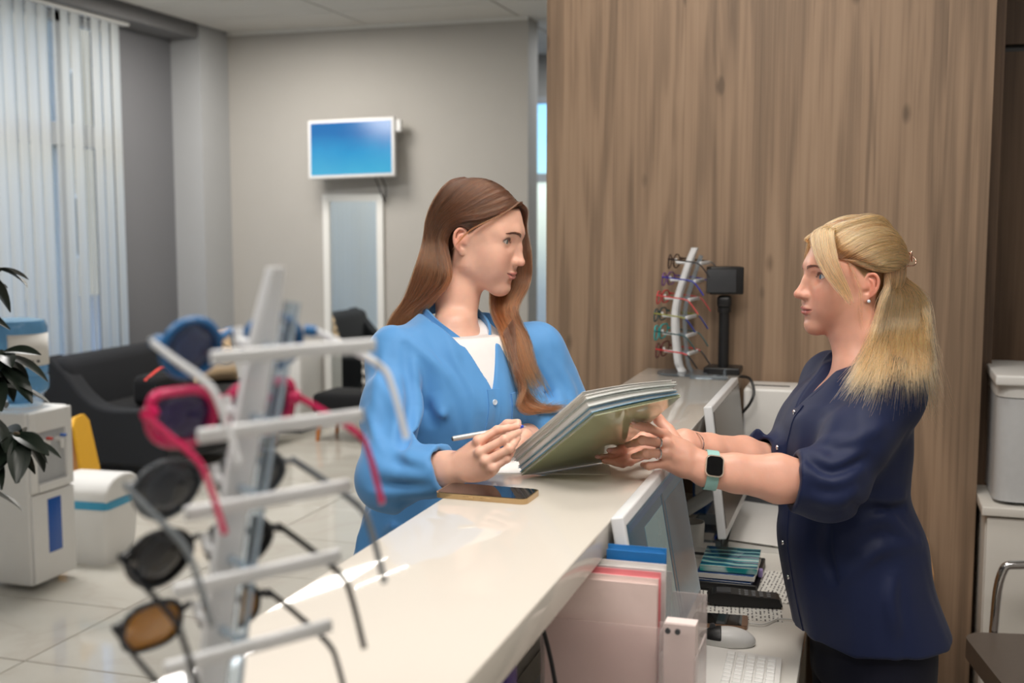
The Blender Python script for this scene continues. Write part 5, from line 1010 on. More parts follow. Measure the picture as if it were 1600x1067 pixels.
bxs('wall_bracket', (-0.10, 0.025, -0.08), (0.10, 0.168, 0.08), M_BLACK, tv); bxs('switch_box', (0.34, 0.0, 0.115), (0.385, 0.05, 0.20), M_TVF, tv)
for dx in (0.17, 0.22): MB().tube(spline([(dx, 0.03, -0.22), (dx + 0.01, 0.10, -0.30), (0.20, 0.155, -0.40)], 5), 0.005, 6).build('cable', M_BLACK, tv)
tv.rotation_euler = (math.radians(-4), math.radians(-1.5), math.radians(4))
mi = empty('mirror', 'tall white framed mirror on the grey wall under the television', 'mirror', (hy(555, 470, 8.2)[0], 8.2, 0.15)); M_MIRR = mat('mirror_glass', srgb(225, 230, 230), 0.01, 1.0, 0.0)
for lo, hi in (((-0.255, -0.03, 0), (-0.20, 0, 1.68)), ((0.20, -0.03, 0), (0.255, 0, 1.68)), ((-0.2, -0.03, 0), (0.2, 0, 0.055)), ((-0.2, -0.03, 1.625), (0.2, 0, 1.68))): bxs('frame', lo, hi, M_TRIM, mi, 0.004)
bxs('glass', (-0.2, -0.012, 0.055), (0.2, -0.006, 1.625), M_MIRR, mi)
be = empty('ottoman', 'black padded bench on orange wooden legs under the mirror', 'bench', (-3.62, 7.78, 0)); bxs('seat', (-0.30, -0.20, 0.20), (0.30, 0.20, 0.36), M_SOFA2, be, 0.04)
M_OAKLEG = mat('orange_wood', srgb(196, 120, 60), 0.5)
for sx in (-0.25, 0.25):
    for sy in (-0.15, 0.15): MB().cyl((sx * 1.08, sy * 1.08, 0), (sx, sy, 0.21), 0.014, 0.022).build('leg', M_OAKLEG, be)
pc = empty('cushion', 'black and white patterned square cushion on the padded bench', 'cushion', (-3.44, 7.72, 0.362)); M_CHK = mat('pattern_cloth', srgb(200, 196, 190), 0.9); m = MB(); G = np.array([[(u * 0.13, 0.05 * ((1 - u ** 4) * (1 - v ** 4)) ** 0.6, 0.13 + v * 0.13) for v in np.linspace(-1, 1, 9)] for u in np.linspace(-1, 1, 9)]); m.grid(G); m.grid(G * np.array((1, -1, 1))); m.build('cover', M_CHK, pc, 180)
t, b = nodes_of(M_CHK); ck = t.nodes.new('ShaderNodeTexChecker'); ck.inputs['Scale'].default_value = 28; ck.inputs[1].default_value = (*srgb(210, 206, 200), 1); ck.inputs[2].default_value = (*srgb(60, 58, 58), 1); tc = t.nodes.new('ShaderNodeTexCoord'); t.links.new(tc.outputs['Object'], ck.inputs[0]); t.links.new(ck.outputs[0], b.inputs['Base Color'])
lc = empty('low_cabinet', 'low white two-door cabinet against the grey lobby wall', 'cabinet', (-4.43, 8.0, 0)); bxs('carcass', (-0.30, -0.16, 0.05), (0.30, 0.19, 0.62), M_PLASTIC, lc, 0.004); bxs('plinth', (-0.28, -0.14, 0), (0.28, 0.18, 0.05), M_DARKGREY, lc)
for x0 in (-0.295, 0.005): d = bxs('door', (x0, -0.178, 0.07), (x0 + 0.29, -0.16, 0.60), M_PLASTIC, lc, 0.003); bxs('handle', (x0 + (0.26 if x0 < 0 else 0.02), -0.195, 0.30), (x0 + (0.272 if x0 < 0 else 0.032), -0.178, 0.42), M_CHROME, d, 0.002)
# potted rubber plant at the frame edge
pl = empty('potted_plant', 'dark green leafy plant in a grey pot beside the water dispenser', 'plant', (-2.62, 2.62, 0)); M_LEAF = mat('dark_leaf', srgb(30, 40, 32), 0.35, 0, 0.25, 8, Specular_IOR_Level=0.5); M_STEM = mat('plant_stem', srgb(78, 66, 46), 0.7)
MB().lathe([(1e-4, 0), (0.13, 0), (0.17, 0.30), (0.18, 0.33), (0.165, 0.33), (0.155, 0.29), (1e-4, 0.29)], (0, 0, 0), 30).build('pot', mat('grey_pot', srgb(120, 120, 122), 0.6), pl); MB().lathe([(1e-4, 0.285), (0.152, 0.285), (0.14, 0.30), (1e-4, 0.31)], (0, 0, 0), 20).build('soil', mat('potting_soil', srgb(48, 36, 28), 0.95), pl)
def leaf_mesh(L=0.15, w=0.034):
    m = MB(); G = []
    for t in np.linspace(0, 1, 9): ww = w * math.sin(math.pi * min(t * 0.93 + 0.05, 1)) ** 0.8; G.append([(t * L, s * ww, -0.25 * L * t * t + 0.35 * ww * abs(s)) for s in (-1, -0.5, 0, 0.5, 1)])
    m.grid(G); return m.mesh('leaf')
LM = leaf_mesh(); LM.materials.append(M_LEAF); LM.polygons.foreach_set('use_smooth', np.ones(len(LM.polygons), bool))
stems = [([(0, 0, 0.30), (0.03, 0.02, 0.8), (0.10, 0.02, 1.3), (0.20, 0.04, 1.46), (0.27, 0.06, 1.47)], 14), ([(0, 0, 0.30), (0.08, 0.02, 0.7), (0.18, 0.05, 1.0), (0.25, 0.06, 1.20), (0.26, 0.07, 1.24)], 24), ([(0, 0, 0.30), (0.10, 0.0, 0.62), (0.20, 0.04, 0.90), (0.28, 0.07, 1.0), (0.31, 0.08, 0.97)], 24), ([(0, 0, 0.3), (-0.08, 0.05, 0.9), (-0.14, 0.1, 1.5), (-0.15, 0.1, 1.7)], 12), ([(0, 0, 0.3), (0.02, -0.08, 0.8), (0.04, -0.14, 1.2), (0.08, -0.16, 1.4)], 12)]
PL0 = np.array(pl.location)
for P, n in stems:
    Q = spline(P, 8); MB().tube(Q, np.linspace(0.012, 0.004, len(Q)), 8).build('stem', M_STEM, pl)
    for k in range(n):
        i = int(len(Q) * (0.45 + 0.54 * k / (n - 1))); i = min(i, len(Q) - 1); o = bpy.data.objects.new('leaf', LM); COL.objects.link(o); o.parent = pl; o.location = Q[i]; a = k * 2.4 + rng.uniform(-0.4, 0.4); o.rotation_euler = (rng.uniform(-0.5, 0.5), rng.uniform(-0.2, 0.9), a); s = rng.uniform(0.7, 1.1); o.scale = (s, s, s)

# ------------------------------------------------------------------ things on the counter
CTZ = 1.14
def loc_frame(o): return np.array(o.matrix_basis)[:3, :3], np.array(o.location)
# smartphone of the customer
def smartphone(label, c, rz, L, Wd, frame, z, screen):
    p = empty('smartphone', label, 'phone', (c[0], c[1], z), rz)
    m = MB(); m.prism(rrect(L, Wd, 0.012), (0, 0, 0.009), (0, 0, 0)); o = m.build('case', frame, p, 40); m = MB(); m.prism(rrect(L - 0.005, Wd - 0.005, 0.010), (0, 0, 0.0012), (0, 0, 0.0086)); m.build('screen', screen, p, 40)
    for dx in (-0.02, 0.01): MB().box((dx, -Wd / 2 - 0.0004, 0.005), (0.018, 0.0014, 0.0028), None, 0.0005).build('side_button', frame, o)
    return p
M_GOLD = mat('gold_case', srgb(206, 176, 132), 0.22, 0.75); M_SCREEN = mat('black_glass', srgb(8, 9, 12), 0.03, Specular_IOR_Level=0.7)
smartphone('gold cased smartphone lying face up on the white counter', (-0.612, 1.822), math.radians(-1.5), 0.163, 0.079, M_GOLD, CTZ, M_SCREEN)
# folders and papers held over the counter
def sheet(name, label, cat, m, lift, du, dv, su, sv, th, group=None, rot=0.0, bend=0.0, pages=0, m2=None):
    eu = unit(FD - FA); ev = FC - FD; ev = unit(ev - eu * (ev @ eu)); Lu, Lv = np.linalg.norm(FD - FA), np.linalg.norm((FB - FA) * 0.5 + (FC - FD) * 0.5)
    o = empty(name, label, cat, tuple(FA + FN * lift + (FB - FA) * dv + (FD - FA) * du), 0, group)
    def Q(u, v, h): tp = (1 - 0.35 * u); h = (h + lift) * tp - lift; return (FD - FA) * u * su + (FB - FA) * v * sv + (FC - FD - FB + FA) * u * v + FN * (h + bend * math.sin(math.pi * u) + 0.012 * bend * math.sin(9 * v)) + eu * rot * v
    def slab(nm, h0, h1, mm, u0=0.0, u1=1.0, v0=0.0, v1=1.0):
        n = 7; mb = MB(); T = np.array([[Q(u, v, h1) for v in np.linspace(v0, v1, n)] for u in np.linspace(u0, u1, n)]); Bm = np.array([[Q(u, v, h0) for v in np.linspace(v0, v1, n)] for u in np.linspace(u0, u1, n)])
        mb.grid(T); mb.grid(Bm); k = n * n; ring = [i * n for i in range(n)] + [(n - 1) * n + j for j in range(1, n)] + [i * n + n - 1 for i in range(n - 2, -1, -1)] + [j for j in range(n - 2, 0, -1)]; mb.f += [(p, q, q + k, p + k) for p, q in zip(ring, ring[1:] + ring[:1])]; return mb.build(nm, mm, o, 40)
    if cat == 'folder':
        slab('back_cover', 0, 0.0012, m); slab('front_cover', th - 0.0012, th, m2 or m); slab('pages', 0.0014, th - 0.0014, M_PAPER, 0.012, 0.985, 0.012, 0.985)
    else: slab('page', 0, th, m)
    return o
M_PAPER = mat('white_paper', srgb(232, 230, 226), 0.7, 0, 0.01, 60)
def cover_mat(name, col, rough, **k): return mat(name, col, rough, 0, 0.06, 6, **k)
M_OLIVE = cover_mat('olive_glossy_cover', srgb(178, 186, 148), 0.10, Coat_Weight=1.0, Coat_Roughness=0.05, Specular_IOR_Level=0.9); M_BLUEF = cover_mat('blue_clear_cover', srgb(150, 198, 230), 0.15, Transmission_Weight=0.3); M_GREYF = cover_mat('pale_grey_cover', srgb(208, 214, 212), 0.25); M_CLEARF = cover_mat('clear_cover', srgb(222, 228, 226), 0.12, Transmission_Weight=0.25)
sheet('folder', 'glossy olive green folder at the bottom of the held stack', 'folder', M_OLIVE, 0.000, 0, 0, 1, 1, 0.006)
sheet('folder', 'blue tinted folder just above the olive green one', 'folder', M_BLUEF, 0.0062, -0.015, 0.01, 1, 1, 0.009, None, -0.003, 0.002)
sheet('folder', 'pale grey folder in the middle of the held stack', 'folder', M_GREYF, 0.0155, -0.03, 0.03, 1, 1, 0.011, None, -0.006, 0.003)
sheet('folder', 'clear covered folder under the loose white sheets', 'folder', M_CLEARF, 0.0268, -0.05, 0.03, 1.02, 1.02, 0.0085, None, -0.004, 0.004, m2=M_PAPER)
for k, lb in enumerate(('topmost loose white sheet on the held folders', 'loose white sheet second from the top of the folders', 'loose white sheet lying directly on the clear folder')):
    sheet('paper', lb, 'paper', M_PAPER, 0.0395 - 0.0018 * k, -0.075 + 0.008 * k, 0.035 - 0.012 * k, 1.0, 1.02, 0.0006, 'loose sheets on the held folders', -0.004 - 0.004 * k, 0.003)
# the open sheet the customer signs, flat on the counter under the folders
pp = empty('paper', 'white form lying flat on the counter under the folders', 'paper', (-0.648, 2.10, CTZ)); bxs('page', (-0.03, -0.10, 0), (0.18, 0.18, 0.0012), M_PAPER, pp).rotation_euler = (0, 0, 0.25)
# pen in the customer's hand
pa, pb = at(707.5, 685.5, 2.038), at(821.5, 665.3, 2.075); pn = empty('pen', 'grey ballpoint pen with blue tip in the fingers', 'pen', tuple(pa)); d = pb - pa; Lp = np.linalg.norm(d); d /= Lp
M_PEN = mat('silver_pen', srgb(200, 202, 200), 0.3, 0.3); MB().tube([d * 0, d * 0.004, d * Lp * 0.88], [0.0042, 0.0046, 0.0044], 14).build('barrel', M_PEN, pn); MB().tube([d * Lp * 0.88, d * Lp * 0.965], [0.0044, 0.0026], 14).build('grip', mat('pen_blue', srgb(30, 60, 190), 0.3), pn); MB().tube([d * Lp * 0.965, d * Lp], [0.0018, 0.0007], 10).build('nib', M_CHROME, pn); MB().tube([d * 0.0 - d * 0.002, d * 0.0005], [0.003, 0.0042], 12).build('end_cap', M_DARKGREY, pn)
# ------------------------------------------------------------------ spectacles
M_LCLEAR = mat('clear_lens', srgb(235, 240, 242), 0.02, Transmission_Weight=1.0, IOR=1.05, Alpha=0.45)
def lens_mat(name, col, a=0.9): return mat(name, col, 0.06, 0, 0.02, 5, Alpha=a, Coat_Weight=1.0, Coat_Roughness=0.02)
def outline(kind, n=28):
    a = np.linspace(0, 2 * math.pi, n, endpoint=False); c, s = np.cos(a), np.sin(a)
    if kind == 'cat': w, h = 0.0285, 0.0225; y = w * np.sign(c) * np.abs(c) ** 0.8; z = h * np.sign(s) * np.abs(s) ** 0.85 * (1 - 0.18 * c * (s < 0)); z = z + 0.011 * np.clip(c, 0, 1) ** 2 * (s > 0); y = y * (1 - 0.10 * (s < 0) * np.abs(s))
    elif kind == 'drop': w, h = 0.028, 0.0245; y = w * c * (1 - 0.16 * np.clip(-s, 0, 1)); z = h * s * (1 - 0.14 * np.clip(s, 0, 1))
    elif kind == 'round': w, h = 0.0235, 0.0215; y = w * c; z = h * s
    else: w, h = 0.0255, 0.0195; y = w * np.sign(c) * np.abs(c) ** 0.72; z = h * np.sign(s) * np.abs(s) ** 0.8
    return np.stack([y, z], 1)
def spectacles(name, label, cat, O, fwd, up, kind, mf, ml, mt, rim=0.0017, group=None, tilt=0.0, tip=None, scale=1.0, tl=0.142, tw=0.0022):
    """built in its own frame: x = facing, y = wearer's left, z = up, origin at the bridge"""
    x = unit(fwd); y = unit(np.cross(up, x)); z = np.cross(x, y); R = np.stack([x, y, z], 1) @ rotm(0, tilt, 0)
    g = empty(name, label, cat, tuple(O), 0, group); g.rotation_euler = Matrix(R.tolist()).to_euler(); g.scale = (scale,) * 3
    ol = outline(kind); cy = 0.0335
    def wrap(yy): return -1.6 * yy * yy
    fr = MB(); lens = []
    for sd in (1, -1):
        P = np.array([(wrap(sd * (cy + q[0])), sd * (cy + q[0]), q[1]) for q in ol]); Pc = np.concatenate([P, P[:2]]); fr.tube(Pc, rim, 8, False)
        c = P.mean(0) + np.array((0.0008, 0, 0)); V = np.concatenate([P, (P * 0.5 + c * 0.5), [c]]); n = len(P); F = [(i, (i + 1) % n, n + (i + 1) % n, n + i) for i in range(n)] + [(n + i, n + (i + 1) % n, 2 * n) for i in range(n)]; lens.append((V, F))
    fr.tube(spline([(wrap(0.009), 0.0090, 0.006), (0.002, 0, 0.0095), (wrap(0.009), -0.0090, 0.006)], 5), rim * 1.1, 8)
    for sd in (1, -1): fr.tube([(wrap(0.06), sd * 0.0600, 0.009), (wrap(0.06) - 0.006, sd * 0.0665, 0.009)], rim * 1.5, 8)
    fr.build('frame', mf, g, 60)
    for V, F in lens: l = MB().add(V, F).build('lens', ml, g, 180); so = l.modifiers.new('t', 'SOLIDIFY'); so.thickness = 0.0012; so.offset = 0
    for sd in (1, -1):
        P = spline([(-0.006, sd * 0.0672, 0.009), (-0.05, sd * 0.069, 0.008), (-0.098, sd * 0.069, 0.006), (-0.116, sd * 0.068, -0.004), (-tl, sd * 0.066, -0.034)], 5); t = MB().tube(P, np.linspace(tw, tw * 1.15, len(P)), 8, True, (0.55, 1.2)).build('temple', mt, g, 60)
        if tip is not None: MB().tube(P[-9:], tw * 1.35, 8, True, (0.6, 1.2)).build('temple_tip', tip, t, 60)
        MB().lathe([(1e-4, -0.001), (0.003, -0.0006), (0.0036, 0.0006), (1e-4, 0.0012)], (-0.006, sd * 0.0085, -0.006), 10, frame_to((0.3, -sd * 1.0, 0.2))).build('nose_pad', M_LCLEAR, g, 60)
    return g
# ------------------------------------------------------------------ display stands
M_FROST = mat('frosted_white_acrylic', srgb(236, 238, 240), 0.35, 0, 0.01, 5, Transmission_Weight=0.2, IOR=1.3); M_ACRYL = mat('clear_acrylic', srgb(205, 220, 232), 0.08, 0, 0.01, 5, Transmission_Weight=0.85, IOR=1.3)
def stand(label, base, top, bulge, fd, sd, levels, wid, thk, rear=0.035, barw=0.16):
    """blade on a round foot with cross bars; fd = the way the frames face, sd = along the bars"""
    o = empty('display_stand', label, 'stand', tuple(base)); top = np.array(top) - base; fd = unit(fd); sd = unit(sd)
    P = spline([(0, 0, 0.008), top * 0.12 + np.array(bulge) * 0.45, top * 0.5 + np.array(bulge), top * 0.85 + np.array(bulge) * 0.4, top], 6); n = len(P)
    W = np.interp(np.linspace(0, 1, n), (0, 0.12, 0.2, 0.7, 1.0), np.array((1.25, 0.95, 1.1, 1.0, 0.55)) * wid); m = MB(); V = []
    for p, w in zip(P, W): V += [p + sd * a * w / 2 + fd * b * thk / 2 for a, b in ((-1, -0.6), (-0.7, -1), (0.7, -1), (1, -0.6), (1, 0.6), (0.7, 1), (-0.7, 1), (-1, 0.6))]
    F = [(i * 8 + j, i * 8 + (j + 1) % 8, i * 8 + 8 + (j + 1) % 8, i * 8 + 8 + j) for i in range(n - 1) for j in range(8)] + [tuple(range(8))[::-1], tuple(range(n * 8 - 8, n * 8))]; m.add(V, F).build('blade', M_FROST, o, 35)
    Rr = P - fd * rear; MB().tube(Rr[:-3], 0.0065, 6).build('rear_post', M_ACRYL, o, 40)
    MB().lathe([(1e-4, 0), (0.075, 0), (0.078, 0.003), (0.075, 0.007), (1e-4, 0.0075)], (0, 0, 0), 40).build('foot', M_ACRYL, o)
    B = []
    for t in levels:
        p = np.array([np.interp(t * P[-1, 2], P[:, 2], P[:, a]) for a in range(3)]); q = p - fd * (rear + 0.02)
        MB().box((0, 0, 0), (barw, 0.007, 0.011), np.stack([sd, fd, (0, 0, 1)], 1), 0.002).build('temple_bar', M_FROST, o); bar = o.children[-1]; bar.location = q
        MB().tube([p - fd * 0.0, q], 0.004, 8).build('bar_link', M_ACRYL, o); MB().tube([p + fd * thk / 2, p + fd * (thk / 2 + 0.030), p + fd * (thk / 2 + 0.034) + np.array((0, 0, 0.012))], 0.0045, 8).build('nose_rest', M_FROST, o); B.append(np.array(base) + p + fd * (thk / 2 + 0.034) + np.array((0, 0, 0.004)))
    return B, fd
def fm(name, r, g, b, rough=0.25, **k): return mat(name, srgb(r, g, b), rough, 0, 0.04, 30, **k)
# near stand: sunglasses
nb = hz(316, 1228, CTZ); ntop = at(431, 417, 0.935)
NF = unit(-0.62 * C_R + 0.70 * _fh); NS = unit(0.75 * C_R + 0.66 * _fh)
def lev(ys, base, top): return ys
B1, fd1 = stand('white acrylic stand of sunglasses standing nearest on the counter', nb, ntop, C_R * -0.006, NF, NS, [0.172, 0.308, 0.444, 0.58, 0.715, 0.85], 0.025, 0.012, 0.035, 0.145)
GR = 'sunglasses on the near display stand'
specs1 = [('white temple sunglasses with blue mirrored lenses, topmost on the near stand', 'round', fm('blue_frame', 30, 96, 150), lens_mat('blue_mirror_lens', srgb(14, 50, 96)), fm('white_temple', 228, 230, 232), 0.0030, 1.12),
          ('pink cat-eye sunglasses with purple lenses on the near stand', 'cat', fm('pink_frame', 206, 40, 96), lens_mat('purple_lens', srgb(48, 34, 92)), fm('pink_temple', 205, 44, 92), 0.0042, 1.05),
          ('grey sunglasses with large smoky lenses below the pink pair', 'drop', fm('smoke_frame', 92, 98, 104), lens_mat('smoke_lens', srgb(48, 54, 62), 0.93), fm('grey_temple', 120, 126, 130), 0.0013, 1.14),
          ('black sunglasses with opaque dark lenses above the amber pair', 'drop', fm('black_frame', 20, 22, 26), lens_mat('black_lens', srgb(16, 18, 22), 0.97), fm('black_temple', 22, 24, 28), 0.0022, 1.08),
          ('black framed sunglasses with amber lenses lowest on the near stand', 'rect', fm('black_frame2', 26, 26, 28), lens_mat('amber_lens', srgb(206, 140, 32), 0.85), fm('black_temple2', 40, 42, 46), 0.0024, 1.05)]
for (lb, kd, mf, ml, mt, rim, sc), p in zip(specs1[::-1], B1[1:]): spectacles('sunglasses', lb, 'sunglasses', p + NF * 0.012 + np.array((0, 0, -0.007)), NF, (0, 0, 1), kd, mf, ml, mt, rim, GR, -0.20, None, sc, tw=0.0026)
# far stand: optical frames
fb = hz(1066, 584, CTZ); ftop = at(1086, 387, 3.58)
FF = unit(-0.86 * C_R + 0.42 * _fh); FS = unit(0.44 * C_R + 0.9 * _fh)
B2, fd2 = stand('white acrylic stand of eyeglasses at the far end of the counter', fb, ftop, C_R * -0.040, FF, FS, [0.175, 0.315, 0.455, 0.595, 0.74, 0.88], 0.036, 0.020, 0.03, 0.10)
GR = 'eyeglasses on the far display stand'
specs2 = [('brown eyeglasses with a black temple, topmost on the far stand', 'round', fm('brown_frame', 70, 52, 46), fm('dark_temple', 40, 34, 34), None), ('eyeglasses with violet rims and dark blue temples', 'rect', fm('violet_frame', 120, 80, 140), fm('blue_temple', 40, 50, 160), None), ('red and pink rimmed eyeglasses on the far stand', 'rect', fm('red_frame', 206, 72, 76), fm('red_temple', 205, 80, 80), None),
          ('dark green eyeglasses with olive temples and blue tips', 'rect', fm('green_frame', 50, 84, 88), fm('olive_temple', 150, 150, 70), fm('blue_tip', 36, 50, 120)), ('bright turquoise eyeglasses with dark green temples', 'cat', fm('turquoise_frame', 40, 180, 182), fm('dark_teal_temple', 30, 76, 80), None), ('dark red eyeglasses lowest on the far stand', 'cat', fm('maroon_frame', 104, 40, 46), fm('scarlet_temple', 200, 50, 52), fm('black_tip', 30, 28, 30))]
for (lb, kd, mf, mt, tip), p in zip(specs2[::-1], B2): spectacles('eyeglasses', lb, 'eyeglasses', p + FF * 0.010, FF, (0, 0, 1), kd, mf, M_LCLEAR, mt, 0.0021, GR, -0.08, tip, 1.0, tw=0.0016)
# black webcam-like scanner head on a post
sc = empty('scanner_camera', 'black document camera on a post at the counter end', 'camera', tuple(hz(1130, 583, CTZ)))
bxs('base', (-0.055, -0.05, 0), (0.055, 0.05, 0.022), M_BLACK, sc, 0.004); MB().cyl((0, 0, 0.02), (0, 0, 0.20), 0.0165).build('post', M_BLACK, sc); MB().cyl((0, 0, 0.19), (0, 0, 0.205), 0.021).build('collar', M_BLACK, sc); MB().box((0, 0, 0.222), (0.045, 0.04, 0.04), None, 0.012).build('knuckle', M_BLACK, sc)
MB().box((0.0, 0, 0.288), (0.105, 0.06, 0.085), rotm(0, 0, math.radians(20)), 0.005).build('head', M_BLACK, sc); MB().box((-0.006, -0.036, 0.287), (0.09, 0.004, 0.07), rotm(0, 0, math.radians(20)), 0.001).build('front_plate', M_DARKGREY, sc)
MB().tube(spline([hz(1158, 588, 1.13) - np.array(sc.location), hy(1172, 592, 3.45) - np.array(sc.location), hy(1178, 612, 3.42) - np.array(sc.location), hy(1172, 630, 3.41) - np.array(sc.location), hy(1160, 645, 3.41) - np.array(sc.location)], 6), 0.0045, 8).build('cable', M_BLACK, sc)
di = empty('acrylic_block', 'clear acrylic block lying beside the document camera', 'block', tuple(hz(1108, 592, CTZ))); bxs('plate', (-0.055, -0.02, 0), (0.055, 0.02, 0.012), M_ACRYL, di, 0.002); bxs('upright', (0.045, -0.02, 0.012), (0.049, 0.02, 0.03), M_ACRYL, di)
# ------------------------------------------------------------------ desk things
DZ = 0.74
def monitor(label, y0, y1, xt, zt, xb, zb, scr, m_side):
    yc = (y0 + y1) / 2; o = empty('monitor', label, 'monitor', (xb - 0.10, yc, DZ)); c = np.array(((xt + xb) / 2, yc, (zt + zb) / 2)) - np.array(o.location); v = unit(np.array((xt - xb, 0, zt - zb))); nrm = np.cross((0, 1, 0), v); nrm = nrm if nrm[0] > 0 else -nrm; h = math.hypot(xt - xb, zt - zb); R = np.stack([(0, 1, 0), nrm, v], 1)
    hb = MB().box(c - nrm * 0.010, (y1 - y0, 0.021, h), R, 0.004).build('housing', m_side, o); MB().box(c + nrm * 0.0014 + v * 0.004, (y1 - y0 - 0.022, 0.0016, h - 0.040), R).build('screen', scr, o)
    back = c - nrm * 0.022 - v * 0.06; MB().tube(spline([back, back - nrm * 0.05 - v * 0.05, (-0.10, 0, 0.06), (-0.11, 0, 0.012)], 5), 0.018, 12).build('neck', m_side, o); MB().box((-0.11, 0, 0.007), (0.13, 0.20, 0.014), None, 0.004).build('foot', m_side, o); return o
M_MON = mat('pale_monitor_plastic', srgb(222, 224, 226), 0.3)
scr = mat('monitor_picture', srgb(30, 40, 48), 0.12); t, b = nodes_of(scr); b.inputs['Emission Strength'].default_value = 0.35
b.inputs['Emission Color'].default_value = (*srgb(72, 94, 104), 1); b.inputs['Emission Strength'].default_value = 0.5
def ui(name, c): m = mat(name, c, 0.12); t, b = nodes_of(m); b.inputs['Emission Color'].default_value = (*c, 1); b.inputs['Emission Strength'].default_value = 0.5; return m
mo = monitor('white monitor with a lit dialog screen near the folders', 1.708, 2.24, -0.355, 1.152, -0.303, 0.858, scr, M_MON)
v = unit(np.array((-0.052, 0, 0.294))); nr = np.cross((0, 1, 0), v); nr = nr if nr[0] > 0 else -nr; Rm = np.stack([(0, 1, 0), nr, v], 1); cm = np.array((-0.329, 1.974, 1.005)) - np.array(mo.location) + nr * 0.0026; sg = [q for q in mo.children if q.name.startswith('screen')][0]
for nm, u0, u1, v0, v1, c in (('title_bar', -0.25, 0.25, 0.118, 0.130, (58, 78, 96)), ('dialog_panel', -0.14, 0.02, -0.10, 0.10, (96, 116, 118)), ('dialog_panel', 0.05, 0.24, -0.11, 0.10, (60, 76, 84)), ('list_row', -0.24, -0.16, 0.06, 0.072, (56, 76, 92)), ('list_row', -0.24, -0.16, 0.02, 0.032, (56, 76, 92)), ('list_row', -0.24, -0.16, -0.02, -0.008, (56, 76, 92)), ('list_row', -0.24, -0.16, -0.06, -0.048, (56, 76, 92)), ('list_row', -0.24, -0.16, -0.10, -0.088, (56, 76, 92)), ('side_rule', 0.026, 0.042, -0.12, 0.116, (50, 66, 76))):
    MB().box(cm + np.array((0, 1, 0)) * (u0 + u1) / 2 + v * (v0 + v1) / 2, (u1 - u0, 0.0006, v1 - v0), Rm).build(nm, ui('ui_%d_%d' % (c[0], c[2]), srgb(*c)), sg)
monitor('white monitor with a switched-off screen at the far desk end', 2.72, 3.27, -0.353, 1.170, -0.313, 0.85, mat('dark_screen', srgb(70, 68, 64), 0.25), M_MON)
M_KEY = mat('key_white', srgb(232, 232, 230), 0.4)
def keyboard(label, x0, x1, y0, y1, rz):
    o = empty('keyboard', label, 'keyboard', ((x0 + x1) / 2, (y0 + y1) / 2, DZ), rz); w, d = x1 - x0, y1 - y0; m = MB(); m.prism([(-w / 2, 0), (w / 2, 0), (w / 2, 0.012), (-w / 2, 0.024)], (0, d, 0), (0, -d / 2, 0), (1, 0, 0), (0, 0, 1)); m.build('case', M_PLASTIC, o, 30)
    km = MB().box((0, 0, 0), (0.0155, 0.0155, 0.005), None, 0.0015).mesh('key'); km.materials.append(M_KEY)
    for i in range(5):
        for j in range(int(d / 0.019) - 1):
            if j in (3, 8): continue
            k = bpy.data.objects.new('key', km); COL.objects.link(k); k.parent = o; x = w / 2 - 0.018 - i * 0.0195; k.location = (x, -d / 2 + 0.018 + j * 0.019, 0.012 + (w / 2 - x) / w * 0.012 + 0.0022); k.rotation_euler = (0, 0.075, 0)
    return o
keyboard('white keyboard at the near edge of the desk by the mouse', -0.292, -0.137, 1.78, 2.245, 0.04)
k2 = keyboard('white keyboard on the far part of the desk', -0.352, -0.212, 3.02, 3.46, 0.05); bxs('cover', (-0.072, -0.225, 0.0245), (0.07, 0.225, 0.027), M_PLASTIC, k2, 0.001).rotation_euler = (0, 0.075, 0)
ms = empty('mouse', 'grey and black computer mouse beside the near keyboard', 'mouse', (-0.262, 2.325, DZ), math.radians(8)); S = Sdf(); S.ell((0, 0, 0.008), (0.058, 0.031, 0.028), None, 0); S.plane((0, 0, 0), (0, 0, -1), 0.003); V, Q = S.points(0.0022); link('shell', quad_mesh('shell', V, Q), mat('mouse_grey', srgb(205, 205, 204), 0.35), ms, 180)
S = Sdf(); S.ell((0, 0, 0.0085), (0.0588, 0.0318, 0.0288), None, 0); S.plane((-0.012, 0, 0), (1, 0, 0), 0.001); S.plane((0, 0, 0.014), (0, 0, -1), 0.001); V, Q = S.points(0.0022); link('button_panel', quad_mesh('button_panel', V, Q), M_BLACK, ms, 180); MB().cyl((-0.03, -0.004, 0.036), (-0.03, 0.004, 0.036), 0.006).build('wheel', M_DARKGREY, ms)
hs = empty('cordless_phone', 'black cordless phone handset lying on the printed lists', 'phone', (-0.255, 2.585, DZ + 0.002), math.radians(8)); m = MB(); m.prism(spline([(-0.078, 0.004), (-0.074, 0.026), (-0.04, 0.030), (0.03, 0.024), (0.072, 0.022), (0.079, 0.014), (0.078, 0.002), (0, 0.0)], 4, True), (0, 0.048, 0), (0, -0.024, 0), (1, 0, 0), (0, 0, 1)); o = m.build('handset', M_BLACK, hs, 30)
bxs('display', (-0.062, -0.017, 0.0285), (-0.030, 0.017, 0.0305), M_DARKGREY, hs); km = MB().box((0, 0, 0), (0.009, 0.010, 0.003), None, 0.001).mesh('key'); km.materials.append(mat('phone_key', srgb(96, 98, 102), 0.4))
for i in range(5):
    for j in range(3): k = bpy.data.objects.new('key', km); COL.objects.link(k); k.parent = hs; k.location = (-0.012 + i * 0.0165, -0.014 + j * 0.014, 0.0265 - i * 0.0008)
ph2 = smartphone('bronze smartphone plugged into a cable on the desk', (-0.305, 2.445), math.radians(4), 0.145, 0.072, mat('bronze_case', srgb(150, 118, 96), 0.3, 0.5), DZ, M_SCREEN)
bxs('bezel', (0.060, -0.034, 0.0092), (0.071, 0.034, 0.0100), mat('bronze_bezel', srgb(140, 108, 88), 0.35, 0.3), ph2)
